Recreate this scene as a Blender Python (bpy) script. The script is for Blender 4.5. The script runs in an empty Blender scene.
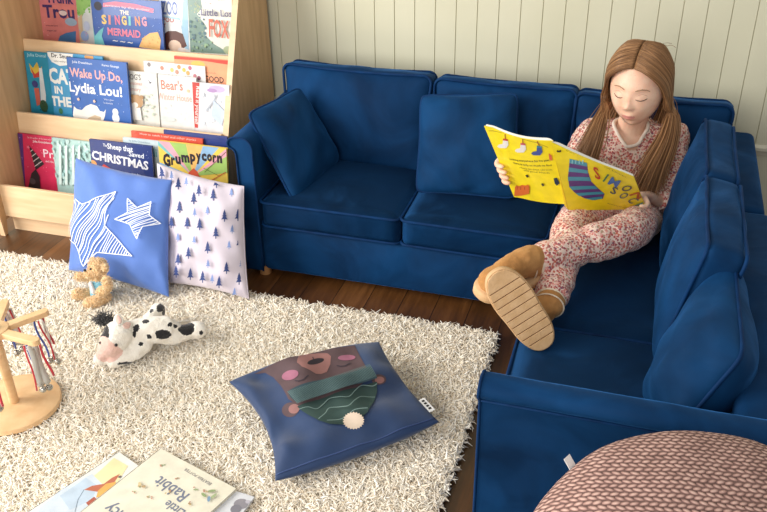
import bpy, bmesh, math, random
import numpy as np
from mathutils import Vector, Matrix, noise
from mathutils.geometry import tessellate_polygon
random.seed(7); rng = np.random.default_rng(7)
C = bpy.context.scene.collection
sc = bpy.context.scene
PI = math.pi
V = Vector
# ------------------------------------------------------------------ camera
CAMH = 1.4; FPX = 878.63; CX, CY = 383.5, 256.0
yaw, pitch, roll = math.radians(-17.46389192), math.radians(30.40133114), math.radians(-0.85721767)
_f = np.array([math.sin(yaw)*math.cos(pitch), math.cos(yaw)*math.cos(pitch), -math.sin(pitch)])
_r = np.array([math.cos(yaw), -math.sin(yaw), 0.0]); _u = np.cross(_r, _f)
_c, _s = math.cos(roll), math.sin(roll)
CR = _c*_r + _s*_u; CU = -_s*_r + _c*_u
CAM = np.array([0, 0, CAMH])
def ray(x, y): return (x-CX)/FPX*CR - (y-CY)/FPX*CU + _f
def onz(x, y, z=0.0): d = ray(x, y); return V(CAM + d*(z-CAMH)/d[2])
def ony(x, y, Y): d = ray(x, y); return V(CAM + d*Y/d[1])
def proj(P):
    v = np.array(P)-CAM; d = v@_f; return (CX+FPX*(v@CR)/d, CY-FPX*(v@CU)/d)
def onplane(x, y, p0, n):
    d = ray(x, y); n = np.array(n); return V(CAM + d*((np.array(p0)-CAM)@n)/(d@n))
cam = bpy.data.cameras.new('camera'); cam.sensor_width = 36; cam.lens = 36*FPX/767; cam.clip_start = .02
co = bpy.data.objects.new('camera', cam); C.objects.link(co)
co.matrix_world = Matrix(((CR[0], CU[0], -_f[0], 0), (CR[1], CU[1], -_f[1], 0), (CR[2], CU[2], -_f[2], CAMH), (0, 0, 0, 1)))
sc.camera = co
# ------------------------------------------------------------------ materials
def lin(c):
    return tuple(((x/255)/12.92 if x/255 <= .04045 else ((x/255+.055)/1.055)**2.4) for x in c)
MATS = {}
def newmat(name):
    m = bpy.data.materials.new(name); m.use_nodes = True
    nt = m.node_tree; return m, nt, nt.nodes['Principled BSDF']
def N(nt, t, **kw):
    n = nt.nodes.new(t)
    for k, v in kw.items():
        if k.startswith('i_'):
            n.inputs[k[2:].replace('_', ' ')].default_value = v
        else: setattr(n, k, v)
    return n
def ramp(nt, stops, interp='LINEAR'):
    n = nt.nodes.new('ShaderNodeValToRGB'); n.color_ramp.interpolation = interp
    e = n.color_ramp.elements
    while len(e) < len(stops): e.new(.5)
    for k, (p, c) in enumerate(stops):
        e[k].position = p; e[k].color = (*lin(c), 1)
    return n
def flat(c, rough=.6, sheen=0, metal=0, coat=0):
    key = (tuple(c), rough, sheen, metal, coat)
    if key in MATS: return MATS[key]
    m, nt, b = newmat('paint_%02x%02x%02x' % tuple(int(x) for x in c))
    tc = N(nt, 'ShaderNodeTexCoord'); nz = N(nt, 'ShaderNodeTexNoise', i_Scale=35.0, i_Detail=3.0)
    nt.links.new(tc.outputs['Object'], nz.inputs['Vector'])
    r = ramp(nt, [(0.3, [x*.96 for x in c]), (.7, [min(255, x*1.03) for x in c])])
    nt.links.new(nz.outputs['Fac'], r.inputs['Fac']); nt.links.new(r.outputs['Color'], b.inputs['Base Color'])
    b.inputs['Roughness'].default_value = rough; b.inputs['Metallic'].default_value = metal
    b.inputs['Sheen Weight'].default_value = sheen; b.inputs['Coat Weight'].default_value = coat
    MATS[key] = m; return m
def noisy(name, c1, c2, scale=8, rough=.7, bump=0.0, bscale=60, sheen=0, tint=(255, 255, 255), sr=.5, stretch=None, detail=4, coord='Object', spec=.5):
    m, nt, b = newmat(name)
    tc = N(nt, 'ShaderNodeTexCoord'); mp = N(nt, 'ShaderNodeMapping')
    nt.links.new(tc.outputs[coord], mp.inputs['Vector'])
    if stretch: mp.inputs['Scale'].default_value = stretch
    nz = N(nt, 'ShaderNodeTexNoise', i_Scale=float(scale), i_Detail=float(detail)); nt.links.new(mp.outputs['Vector'], nz.inputs['Vector'])
    r = ramp(nt, [(.32, c1), (.68, c2)]); nt.links.new(nz.outputs['Fac'], r.inputs['Fac'])
    nt.links.new(r.outputs['Color'], b.inputs['Base Color'])
    b.inputs['Roughness'].default_value = rough; b.inputs['Sheen Weight'].default_value = sheen
    b.inputs['Sheen Tint'].default_value = (*lin(tint), 1); b.inputs['Sheen Roughness'].default_value = sr
    b.inputs['Specular IOR Level'].default_value = spec
    if bump:
        n2 = N(nt, 'ShaderNodeTexNoise', i_Scale=float(bscale), i_Detail=3.0); nt.links.new(mp.outputs['Vector'], n2.inputs['Vector'])
        bp = N(nt, 'ShaderNodeBump', i_Strength=bump, i_Distance=.004); nt.links.new(n2.outputs['Fac'], bp.inputs['Height'])
        nt.links.new(bp.outputs['Normal'], b.inputs['Normal'])
    return m
def island(name, stops, rough=.8, sheen=0.0, interp='LINEAR', spec=.3):
    m, nt, b = newmat(name)
    g = N(nt, 'ShaderNodeNewGeometry'); r = ramp(nt, stops, interp)
    nt.links.new(g.outputs['Random Per Island'], r.inputs['Fac']); nt.links.new(r.outputs['Color'], b.inputs['Base Color'])
    b.inputs['Roughness'].default_value = rough; b.inputs['Sheen Weight'].default_value = sheen
    b.inputs['Specular IOR Level'].default_value = spec
    return m
M = {}
def velvet(name, c1, c2, shade_tilt, k=.0, scale=6.0, sheen=.5, br=.8):
    # the shading normal can be tilted to darken faces; noise adds brushed patches
    m, nt, b = newmat(name); tc = N(nt, 'ShaderNodeTexCoord'); nz = N(nt, 'ShaderNodeTexNoise', i_Scale=float(scale), i_Detail=4.0, i_Distortion=.8); nt.links.new(tc.outputs['Object'], nz.inputs['Vector'])
    r = ramp(nt, [(.3, c1), (.7, c2)]); nt.links.new(nz.outputs['Fac'], r.inputs['Fac']); nt.links.new(r.outputs['Color'], b.inputs['Base Color'])
    b.inputs['Roughness'].default_value = .75; b.inputs['Specular IOR Level'].default_value = .12; b.inputs['Sheen Weight'].default_value = sheen; b.inputs['Sheen Tint'].default_value = (*lin((60, 130, 205)), 1); b.inputs['Sheen Roughness'].default_value = .32
    n2 = N(nt, 'ShaderNodeTexNoise', i_Scale=6.5, i_Detail=4.0, i_Roughness=.6, i_Distortion=1.2); nt.links.new(tc.outputs['Object'], n2.inputs['Vector'])
    s1 = N(nt, 'ShaderNodeVectorMath', operation='SUBTRACT'); nt.links.new(n2.outputs['Color'], s1.inputs[0]); s1.inputs[1].default_value = (.5, .5, .5)
    s2 = N(nt, 'ShaderNodeVectorMath', operation='MULTIPLY_ADD'); nt.links.new(s1.outputs[0], s2.inputs[0]); s2.inputs[1].default_value = (br, br, br); s2.inputs[2].default_value = (0, 0, 0)
    g = N(nt, 'ShaderNodeNewGeometry'); dt = N(nt, 'ShaderNodeVectorMath', operation='DOT_PRODUCT'); nt.links.new(g.outputs['Normal'], dt.inputs[0]); nv = tuple(q*k for q in shade_tilt); dt.inputs[1].default_value = nv
    sc_ = N(nt, 'ShaderNodeVectorMath', operation='SCALE'); nt.links.new(g.outputs['Normal'], sc_.inputs[0]); nt.links.new(dt.outputs['Value'], sc_.inputs['Scale'])
    tn_ = N(nt, 'ShaderNodeVectorMath', operation='SUBTRACT'); tn_.inputs[0].default_value = nv; nt.links.new(sc_.outputs[0], tn_.inputs[1]); nt.links.new(tn_.outputs[0], s2.inputs[2])
    s3 = N(nt, 'ShaderNodeVectorMath', operation='ADD'); nt.links.new(g.outputs['Normal'], s3.inputs[0]); nt.links.new(s2.outputs[0], s3.inputs[1])
    s4 = N(nt, 'ShaderNodeVectorMath', operation='NORMALIZE'); nt.links.new(s3.outputs[0], s4.inputs[0]); nt.links.new(s4.outputs[0], b.inputs['Normal'])
    return m
M['velvet'] = velvet('navy_velvet', (4, 38, 72), (11, 60, 106), (0, 0, 0))
M['velvetseat_shaded'] = velvet('navy_velvet_seat_shaded', (4, 38, 72), (11, 60, 106), (.45, .85, 0), .95, br=.7, sheen=.3)  # shade put in by tilted normals, to darken the seat tops
M['velvet2'] = velvet('navy_velvet_cushion', (6, 44, 80), (13, 65, 112), (0, 0, 0))
M['piping'] = noisy('navy_piping', (3, 36, 74), (6, 52, 98), 20, .7, 0, 60, .15, (30, 120, 220), .4, spec=.15)
M['wallpaint'] = noisy('sage_wall_paint', (208, 205, 179), (213, 210, 186), 3, .55, .05, 40)
M['trim'] = noisy('sage_trim_paint', (210, 206, 184), (217, 213, 193), 3, .45)
M['maple'] = noisy('maple_board', (214, 178, 138), (228, 198, 160), 5, .45, .04, 30, stretch=(1, 8, 8))
M['mapleside'] = noisy('oak_side_panel', (196, 156, 112), (216, 178, 132), 6, .5, .04, 30, stretch=(8, 8, .9))
M['beech'] = noisy('beech_wood', (218, 176, 128), (234, 198, 152), 8, .4, .03, 30, stretch=(3, 3, 9))
M['legwood'] = noisy('light_leg_wood', (170, 120, 75), (196, 145, 95), 9, .45)
M['paper'] = flat((240, 238, 230), .7)
M['chrome'] = flat((190, 186, 176), .18, 0, 1)
M['black'] = flat((24, 22, 24), .5)
M['skin'] = None
def wood_floor():
    m, nt, b = newmat('dark_floorboards')
    tc = N(nt, 'ShaderNodeTexCoord'); sx = N(nt, 'ShaderNodeSeparateXYZ'); nt.links.new(tc.outputs['Object'], sx.inputs[0])
    def mth(op, a, bv=None):
        n = N(nt, 'ShaderNodeMath', operation=op)
        if hasattr(a, 'is_output'): nt.links.new(a, n.inputs[0])
        else: n.inputs[0].default_value = a
        if bv is not None:
            if hasattr(bv, 'is_output'): nt.links.new(bv, n.inputs[1])
            else: n.inputs[1].default_value = bv
        return n.outputs[0]
    w = .098
    q = mth('DIVIDE', sx.outputs['X'], w); fl = mth('FLOOR', q); fr = mth('FRACT', q)
    wn = N(nt, 'ShaderNodeTexWhiteNoise', noise_dimensions='1D'); nt.links.new(fl, wn.inputs['W'])
    cb = N(nt, 'ShaderNodeCombineXYZ'); nt.links.new(mth('MULTIPLY', sx.outputs['X'], 30), cb.inputs[0])
    nt.links.new(mth('ADD', mth('MULTIPLY', sx.outputs['Y'], 3.0), mth('MULTIPLY', wn.outputs['Value'], 40)), cb.inputs[1])
    nz = N(nt, 'ShaderNodeTexNoise', i_Scale=1.6, i_Detail=6.0, i_Roughness=.6); nt.links.new(cb.outputs[0], nz.inputs['Vector'])
    mix = mth('ADD', mth('MULTIPLY', nz.outputs['Fac'], .75), mth('MULTIPLY', wn.outputs['Value'], .3))
    r = ramp(nt, [(.3, (62, 38, 18)), (.55, (94, 58, 28)), (.8, (128, 84, 46))]); nt.links.new(mix, r.inputs['Fac'])
    gap = mth('GREATER_THAN', mth('ABSOLUTE', mth('SUBTRACT', fr, .5)), .488)
    mx = N(nt, 'ShaderNodeMix', data_type='RGBA'); nt.links.new(gap, mx.inputs['Factor']); nt.links.new(r.outputs['Color'], mx.inputs[6])
    mx.inputs[7].default_value = (*lin((34, 20, 12)), 1)
    nt.links.new(mx.outputs[2], b.inputs['Base Color']); b.inputs['Roughness'].default_value = .38
    return m
def floral(name):
    m, nt, b = newmat(name)
    tc = N(nt, 'ShaderNodeTexCoord')
    vo = N(nt, 'ShaderNodeTexVoronoi', i_Scale=180.0, i_Randomness=1.0); nt.links.new(tc.outputs['Object'], vo.inputs['Vector'])
    sp = N(nt, 'ShaderNodeSeparateColor'); nt.links.new(vo.outputs['Color'], sp.inputs[0])
    pal = ramp(nt, [(0, (176, 82, 80)), (.2, (206, 128, 118)), (.42, (156, 80, 88)), (.56, (224, 160, 152)), (.72, (196, 104, 82)), (.84, (168, 146, 124)), (.94, (132, 80, 100))], 'CONSTANT')
    nt.links.new(sp.outputs[0], pal.inputs['Fac'])
    nz = N(nt, 'ShaderNodeTexNoise', i_Scale=260.0, i_Detail=2.0); nt.links.new(tc.outputs['Object'], nz.inputs['Vector'])
    ad = N(nt, 'ShaderNodeMath', operation='MULTIPLY_ADD'); nt.links.new(nz.outputs['Fac'], ad.inputs[0]); ad.inputs[1].default_value = .5
    nt.links.new(vo.outputs['Distance'], ad.inputs[2])
    gt = N(nt, 'ShaderNodeMath', operation='LESS_THAN'); nt.links.new(ad.outputs[0], gt.inputs[0]); gt.inputs[1].default_value = .80
    mx = N(nt, 'ShaderNodeMix', data_type='RGBA'); nt.links.new(gt.outputs[0], mx.inputs['Factor'])
    mx.inputs[6].default_value = (*lin((234, 208, 194)), 1); nt.links.new(pal.outputs['Color'], mx.inputs[7])
    nt.links.new(mx.outputs[2], b.inputs['Base Color']); b.inputs['Roughness'].default_value = .85; b.inputs['Sheen Weight'].default_value = .2
    return m
# ------------------------------------------------------------------ mesh helpers
class MB:
    def __init__(s): s.v = []; s.f = []; s.m = []
    def add(s, vs, fs, mi=0):
        o = len(s.v); s.v += [tuple(p) for p in vs]; s.f += [tuple(i+o for i in f) for f in fs]; s.m += [mi]*len(fs); return s
    def box(s, a, b, bev=.003, mi=0, mat=None, seg=2):
        bm = bmesh.new(); bmesh.ops.create_cube(bm, size=1)
        a = V(a); b = V(b); c = (a+b)/2; d = b-a
        for v in bm.verts: v.co = V((v.co.x*d.x, v.co.y*d.y, v.co.z*d.z)) + c
        if bev: bmesh.ops.bevel(bm, geom=bm.edges[:], offset=min(bev, .45*min(abs(x) for x in d)), segments=seg, affect='EDGES', profile=.5)
        return s.bm(bm, mi, mat)
    def bm(s, bm, mi=0, mat=None):
        bm.verts.index_update()
        vs = [(mat @ v.co if mat else v.co.copy()) for v in bm.verts]
        s.add(vs, [[v.index for v in f.verts] for f in bm.faces], mi); bm.free(); return s
    def prism(s, poly, f0, f1, mi=0, bev=0):
        """poly: list of 2d points, f0/f1: functions (a,b)->3d for the two ends"""
        bm = bmesh.new(); n = len(poly)
        A = [bm.verts.new(f0(*p)) for p in poly]; B = [bm.verts.new(f1(*p)) for p in poly]
        bm.faces.new(A[::-1]); bm.faces.new(B)
        for i in range(n): bm.faces.new((A[i], A[(i+1) % n], B[(i+1) % n], B[i]))
        bmesh.ops.recalc_face_normals(bm, faces=bm.faces[:])
        if bev: bmesh.ops.bevel(bm, geom=bm.edges[:], offset=bev, segments=2, affect='EDGES', profile=.5)
        return s.bm(bm, mi)
    def tube(s, pts, r, n=8, closed=False, cap=True, mi=0, round_=False, squash=1.0, up=None):
        pts = [V(p) for p in pts]; k = len(pts)
        rs = list(r) if hasattr(r, '__len__') else [r]*k
        if round_:
            d0 = (pts[0]-pts[1]).normalized(); d1 = (pts[-1]-pts[-2]).normalized()
            pre = [(pts[0]+d0*rs[0]*math.sin(a), rs[0]*max(.05, math.cos(a))) for a in (1.5, 1.15, .8, .4)]
            post = [(pts[-1]+d1*rs[-1]*math.sin(a), rs[-1]*max(.05, math.cos(a))) for a in (.4, .8, 1.15, 1.5)]
            pts = [p for p, _ in pre]+pts+[p for p, _ in post]; rs = [q for _, q in pre]+rs+[q for _, q in post]; k = len(pts)
        T = []
        for i in range(k):
            a = pts[(i-1) % k] if (closed or i > 0) else pts[i]; b = pts[(i+1) % k] if (closed or i < k-1) else pts[i]
            d = b-a; T.append(d.normalized() if d.length > 1e-9 else V((0, 0, 1)))
        ref = V(up) if up else (V((0, 0, 1)) if abs(T[0].z) < .9 else V((1, 0, 0)))
        nrm = (ref-T[0]*ref.dot(T[0])).normalized(); vs = []
        for i in range(k):
            nrm = nrm-T[i]*nrm.dot(T[i])
            nrm = nrm.normalized() if nrm.length > 1e-6 else V((1, 0, 0)); bn = T[i].cross(nrm)
            for j in range(n):
                a = 2*PI*j/n; vs.append(pts[i]+nrm*(math.cos(a)*rs[i]*squash)+bn*(math.sin(a)*rs[i]))
        fs = []
        for i in range(k if closed else k-1):
            for j in range(n):
                a = i*n+j; b = i*n+(j+1) % n; c = ((i+1) % k)*n+(j+1) % n; d = ((i+1) % k)*n+j; fs.append((a, b, c, d))
        if cap and not closed:
            fs.append(tuple(range(n-1, -1, -1))); fs.append(tuple(range((k-1)*n, k*n)))
        return s.add(vs, fs, mi)
    def ball(s, c, r, seg=16, mi=0, mat=None):
        r = (r, r, r) if not hasattr(r, '__len__') else r; c = V(c); h = seg//2; vs = []; fs = []
        vs.append((0, 0, 1))
        for i in range(1, h):
            for j in range(seg):
                a = PI*i/h; b = 2*PI*j/seg; vs.append((math.sin(a)*math.cos(b), math.sin(a)*math.sin(b), math.cos(a)))
        vs.append((0, 0, -1)); L = len(vs)-1
        for j in range(seg): fs.append((0, 1+j, 1+(j+1) % seg)); fs.append((L, L-seg+(j+1) % seg, L-seg+j))
        for i in range(h-2):
            for j in range(seg): a = 1+i*seg+j; b = 1+i*seg+(j+1) % seg; fs.append((a, a+seg, b+seg, b))
        out = []
        for p in vs:
            q = V((p[0]*r[0], p[1]*r[1], p[2]*r[2])); q = (mat @ q if mat else q); out.append(q+c)
        return s.add(out, fs, mi)
    def grid(s, fn, nu, nv, mi=0, flip=False):
        vs = [fn(i/nu, j/nv) for j in range(nv+1) for i in range(nu+1)]; fs = []
        for j in range(nv):
            for i in range(nu):
                a = j*(nu+1)+i; q = (a, a+1, a+nu+2, a+nu+1); fs.append(q[::-1] if flip else q)
        return s.add(vs, fs, mi)
    def loft(s, rings, mi=0, cap=True):
        """rings: list of lists of points, equal length"""
        n = len(rings[0]); vs = [p for r in rings for p in r]; fs = []
        for i in range(len(rings)-1):
            for j in range(n): fs.append((i*n+j, i*n+(j+1) % n, (i+1)*n+(j+1) % n, (i+1)*n+j))
        if cap: fs.append(tuple(range(n-1, -1, -1))); fs.append(tuple(range((len(rings)-1)*n, len(rings)*n)))
        return s.add(vs, fs, mi)
    def soft(s, c, h, r, mat=None, n=14, crown=(0, 0, 0), pinch=0, wob=.002, mi=0, seed=0):
        """rounded box of half sizes h about c; crown bulges each pair of faces; pinch draws the sides in between the corners (x and z)"""
        bm = bmesh.new(); bmesh.ops.create_cube(bm, size=2)
        bmesh.ops.subdivide_edges(bm, edges=bm.edges[:], cuts=n, use_grid_fill=True)
        h = V(h)
        for v in bm.verts:
            q = V((v.co.x*h.x, v.co.y*h.y, v.co.z*h.z)); u = v.co.copy()
            inn = V([max(-(h[i]-r), min(h[i]-r, q[i])) for i in range(3)]); d = q-inn
            p = inn+(d.normalized()*r if d.length > 1e-9 else d)
            for i in range(3):
                a, b = (i+1) % 3, (i+2) % 3
                p[i] += crown[i]*u[i]*max(0, 1-u[a]**2)**.8*max(0, 1-u[b]**2)**.8
            if pinch:
                p.x *= 1-pinch*(1-u.z**2); p.z *= 1-pinch*(1-u.x**2)
            nn = noise.noise(p*9+V((seed*3.1, seed, 0)))*wob; p += (p.normalized())*nn
            v.co = p
        m = Matrix.Translation(V(c)) @ (mat if mat else Matrix())
        return s.bm(bm, mi, m)
ORG = {}
def link(o, parent=None):
    C.objects.link(o)
    if parent is not None: o.parent = parent
    return o
def tag(o, label=None, cat=None, group=None, kind=None):
    if label: o['label'] = label
    if cat: o['category'] = cat
    if group: o['group'] = group
    if kind: o['kind'] = kind
    return o
def empty(name, loc, label, cat, group=None):
    o = bpy.data.objects.new(name, None); o.empty_display_size = .05; link(o); o.location = loc
    ORG[o.name] = V(loc); return tag(o, label, cat, group)
def obj(name, mb, mats, parent=None, origin=None, smooth=True, sub=0, auto=None):
    """world-space mesh builder -> object; a root keeps `origin`, a child sits at its root's origin"""
    me = bpy.data.meshes.new(name)
    o = bpy.data.objects.new(name, me)
    if parent is not None: org = ORG[parent.name]
    else: org = V(origin) if origin is not None else V((0, 0, 0))
    me.from_pydata([tuple(V(p)-org) for p in mb.v], [], mb.f)
    if not isinstance(mats, (list, tuple)): mats = [mats]
    for m in mats: me.materials.append(m)
    if len(mats) > 1: me.polygons.foreach_set('material_index', mb.m)
    me.polygons.foreach_set('use_smooth', [smooth]*len(me.polygons)); me.update()
    link(o, parent); ORG[o.name] = org
    if parent is None: o.location = org
    if auto: me.set_sharp_from_angle(angle=math.radians(auto))
    if sub: md = o.modifiers.new('sub', 'SUBSURF'); md.levels = md.render_levels = sub
    return o
def remesh(mb, voxel, smooth=6, fac=.5):
    """voxel-union of overlapping closed shapes -> new MB"""
    me = bpy.data.meshes.new('tmp'); me.from_pydata(mb.v, [], mb.f); o = bpy.data.objects.new('tmp', me); C.objects.link(o)
    r = o.modifiers.new('r', 'REMESH'); r.mode = 'VOXEL'; r.voxel_size = voxel
    if smooth: s = o.modifiers.new('s', 'SMOOTH'); s.iterations = smooth; s.factor = fac
    dg = bpy.context.evaluated_depsgraph_get(); ev = o.evaluated_get(dg); m2 = ev.to_mesh()
    out = MB(); out.v = [tuple(v.co) for v in m2.vertices]; out.f = [tuple(p.vertices) for p in m2.polygons]; out.m = [0]*len(out.f)
    ev.to_mesh_clear(); bpy.data.objects.remove(o); bpy.data.meshes.remove(me); return out
def displace(mb, fn):
    """move verts along their normals by fn(p)"""
    bm = bmesh.new()
    for p in mb.v: bm.verts.new(p)
    bm.verts.ensure_lookup_table()
    for f in mb.f:
        try: bm.faces.new([bm.verts[i] for i in f])
        except ValueError: pass
    bm.normal_update()
    mb.v = [tuple(v.co+v.normal*fn(v.co)) for v in bm.verts]; nr = [v.normal.copy() for v in bm.verts]; bm.free(); return nr
def catmull(P, n=8):
    P = [V(p) for p in P]; out = []
    for i in range(len(P)-1):
        a = P[max(0, i-1)]; b = P[i]; c = P[i+1]; d = P[min(len(P)-1, i+2)]
        for k in range(n):
            t = k/n; out.append(.5*((2*b)+(c-a)*t+(2*a-5*b+4*c-d)*t*t+(3*b-a-3*c+d)*t**3))
    out.append(P[-1]); return out
def tufts(name, P, Nn, L, rad, mat, parent=None, origin=(0, 0, 0), curl=.6, seg=4, ns=4, lean=.5, lv=.35):
    """many short curled yarn ends from points P along normals Nn (numpy) as ONE mesh"""
    n = len(P); Nn = Nn/np.linalg.norm(Nn, axis=1)[:, None]
    a = rng.normal(size=(n, 3)); t1 = np.cross(Nn, a); t1 /= np.linalg.norm(t1, axis=1)[:, None]; t2 = np.cross(Nn, t1)
    ln = L*(1-lv+2*lv*rng.random(n)); ph = rng.random(n)*6.28; le = lean*(.3+rng.random(n)); rr = rad*(.7+.6*rng.random(n))
    VV = np.zeros((n, seg+1, ns, 3))
    for k in range(seg+1):
        t = k/seg
        c = P + Nn*(ln*(t-.35*le*t*t))[:, None] + t1*(ln*le*t*t)[:, None] + t2*(ln*curl*.35*np.sin(ph+3.2*t))[:, None]*t
        w = rr*(1.0 if k < seg else .55)*(.8+.4*math.sin(1.5+2*t))
        for j in range(ns):
            an = 2*PI*j/ns
            VV[:, k, j] = c + t1*(w*math.cos(an))[:, None] + t2*(w*math.sin(an))[:, None] - Nn*(w*.6*le*t*math.cos(an))[:, None]
    nv = (seg+1)*ns; base = np.arange(n)[:, None]*nv; q = []
    for k in range(seg):
        for j in range(ns): q.append([k*ns+j, k*ns+(j+1) % ns, (k+1)*ns+(j+1) % ns, (k+1)*ns+j])
    if ns == 4: q.append([seg*ns+j for j in range(4)])
    q = np.array(q); F = (base[:, None, :]+q[None]).reshape(-1, 4)
    me = bpy.data.meshes.new(name); me.vertices.add(n*nv); org = ORG[parent.name] if parent is not None else V(origin)
    me.vertices.foreach_set('co', (VV.reshape(-1, 3)-np.array(org)).astype(np.float32).ravel())
    me.loops.add(F.size); me.loops.foreach_set('vertex_index', F.astype(np.int32).ravel())
    me.polygons.add(len(F)); me.polygons.foreach_set('loop_start', (np.arange(len(F))*4).astype(np.int32))
    me.update(calc_edges=True); me.polygons.foreach_set('use_smooth', np.ones(len(F), dtype=bool)); me.materials.append(mat); me.update()
    o = bpy.data.objects.new(name, me); link(o, parent); ORG[o.name] = org
    if parent is None: o.location = org
    return o
# ------------------------------------------------------------------ printed artwork on surfaces
def textmesh(body, bold=.0):
    cu = bpy.data.curves.new('t', 'FONT'); cu.body = body; cu.size = 1; cu.resolution_u = 2; cu.offset = bold; cu.fill_mode = 'FRONT'
    o = bpy.data.objects.new('t', cu); C.objects.link(o); dg = bpy.context.evaluated_depsgraph_get(); dg.update()
    me = o.evaluated_get(dg).to_mesh(); vs = [(v.co.x, v.co.y) for v in me.vertices]; fs = [tuple(p.vertices) for p in me.polygons]
    o.evaluated_get(dg).to_mesh_clear(); bpy.data.objects.remove(o); bpy.data.curves.remove(cu); return vs, fs
class Print:
    """2-D shapes in a plane (a,b), later laid on a surface by fn(a,b,lift)->point"""
    def __init__(s): s.items = []; s.mats = []
    def mi(s, m):
        if m not in s.mats: s.mats.append(m)
        return s.mats.index(m)
    def poly(s, pts, m): s.items.append(([tuple(p) for p in pts], None, s.mi(m))); return s
    def rect(s, x0, y0, x1, y1, m): return s.poly([(x0, y0), (x1, y0), (x1, y1), (x0, y1)], m)
    def ell(s, cx, cy, rx, ry, m, rot=0, n=20, spike=0):
        P = []
        for i in range(n):
            k = 1+spike*(i % 2); a = 2*PI*i/n; x = rx*k*math.cos(a); y = ry*k*math.sin(a)
            P.append((cx+x*math.cos(rot)-y*math.sin(rot), cy+x*math.sin(rot)+y*math.cos(rot)))
        return s.poly(P, m)
    def line(s, pts, w, m):
        for a, b in zip(pts, pts[1:]):
            d = (b[0]-a[0], b[1]-a[1]); l = math.hypot(*d) or 1e-9; nx, ny = -d[1]/l*w/2, d[0]/l*w/2; ex, ey = d[0]/l*w*.3, d[1]/l*w*.3
            s.poly([(a[0]-nx-ex, a[1]-ny-ey), (b[0]-nx+ex, b[1]-ny+ey), (b[0]+nx+ex, b[1]+ny+ey), (a[0]+nx-ex, a[1]+ny-ey)], m)
        return s
    def text(s, body, p0, p1, hgt, m, bold=.012):
        """baseline from p0 to p1 (the text is scaled to fill it), cap height hgt along the upward normal"""
        vs, fs = textmesh(body, bold)
        if not vs: return s
        x0 = min(v[0] for v in vs); x1 = max(v[0] for v in vs); d = (p1[0]-p0[0], p1[1]-p0[1]); l = math.hypot(*d); ux, uy = d[0]/l, d[1]/l
        k = l/(x1-x0); kh = hgt/.69
        s.items.append(([(p0[0]+(v[0]-x0)*k*ux-v[1]*kh*uy*s.flip, p0[1]+(v[0]-x0)*k*uy+v[1]*kh*ux*s.flip) for v in vs], fs, s.mi(m))); return s
    flip = 1
    def mesh(s, fn, step=None, maxe=None):
        mb = MB()
        for li, (pts, fs, mi) in enumerate(s.items):
            bm = bmesh.new(); vv = [bm.verts.new((p[0], p[1], 0)) for p in pts]
            if fs is None:
                try:
                    tr = tessellate_polygon([[V((p[0], p[1], 0)) for p in pts]])
                except Exception: tr = []
                fs = tr
            for f in fs:
                try: bm.faces.new([vv[i] for i in f])
                except ValueError: pass
            if maxe:
                for _ in range(7):
                    bmesh.ops.triangulate(bm, faces=bm.faces[:])
                    L = [e for e in bm.edges if e.calc_length() > maxe]
                    if not L: break
                    bmesh.ops.subdivide_edges(bm, edges=L, cuts=1)
                bmesh.ops.triangulate(bm, faces=bm.faces[:])
            bm.verts.index_update()
            mb.add([fn(v.co.x, v.co.y, li) for v in bm.verts], [[v.index for v in f.verts] for f in bm.faces], mi); bm.free()
        return mb
def homog(src, dst):
    A = []
    for (x, y), (u, v) in zip(src, dst):
        A.append([x, y, 1, 0, 0, 0, -u*x, -u*y, -u]); A.append([0, 0, 0, x, y, 1, -v*x, -v*y, -v])
    h = np.linalg.svd(np.array(A, float))[2][-1].reshape(3, 3)
    def f(x, y):
        q = h @ np.array([x, y, 1]); return (q[0]/q[2], q[1]/q[2])
    return f
# ------------------------------------------------------------------ cushions
def pillow(corners, T, pinch=.06, n=40, wr=.003, seed=0, power=.5, sag=None, Tb=None, rnd=.0):
    """corners TL,TR,BR,BL; returns (MB, surf(u,v,side,lift), edge points)"""
    TL, TR, BR, BL = [V(c) for c in corners]
    nrm = (TR-TL+BR-BL).cross(TL-BL+TR-BR).normalized()
    def base(u, v):
        q = 1-rnd*(u*u*v*v)**3; u *= q; v *= q
        a = (u*(1-pinch*(1-v*v))+1)/2; b = (v*(1-pinch*(1-u*u))+1)/2
        return (BL*(1-a)+BR*a)*(1-b)+(TL*(1-a)+TR*a)*b
    def surf(u, v, side=1, lift=0.0):
        e = max(0, (1-u*u))*max(0, (1-v*v))
        t = (T if side > 0 else (Tb or T))*e**power
        p = base(u, v)
        w = noise.noise(V((u*2.2+seed*5, v*2.2, seed)))*wr*3 + math.sin(9*(abs(u)-abs(v))+seed)*wr*.6*(abs(u*v))
        if sag: p = p+sag(u, v)
        return p + nrm*side*(t+w*min(1, e*6)+lift)
    mb = MB(); cl = lambda k: math.sin((k/n-.5)*PI)*.5+.5
    def g(side): return lambda a, b: surf(2*(math.sin((a-.5)*PI)*.5+.5)-1, 2*(math.sin((b-.5)*PI)*.5+.5)-1, side)
    mb.grid(g(1), n, n); mb.grid(g(-1), n, n, flip=True)
    bm = bmesh.new(); vv = [bm.verts.new(p) for p in mb.v]
    for f in mb.f: bm.faces.new([vv[i] for i in f])
    bmesh.ops.remove_doubles(bm, verts=bm.verts[:], dist=1e-5); out = MB(); out.bm(bm)
    E = []
    for k in range(24): E.append(surf(-1+2*k/24, 1))
    for k in range(24): E.append(surf(1, 1-2*k/24))
    for k in range(24): E.append(surf(1-2*k/24, -1))
    for k in range(24): E.append(surf(-1, -1+2*k/24))
    return out, surf, E
# ================================================================== THE SETTING
WALLY = 2.63
def struct(name, mb, m, smooth=False):
    o = obj(name, mb, m, smooth=smooth); o['kind'] = 'structure'; return o
fl = MB(); fl.box((-3.4, -1.2, -.05), (2.2, WALLY+.05, 0), 0); struct('floor', fl, wood_floor())
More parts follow.
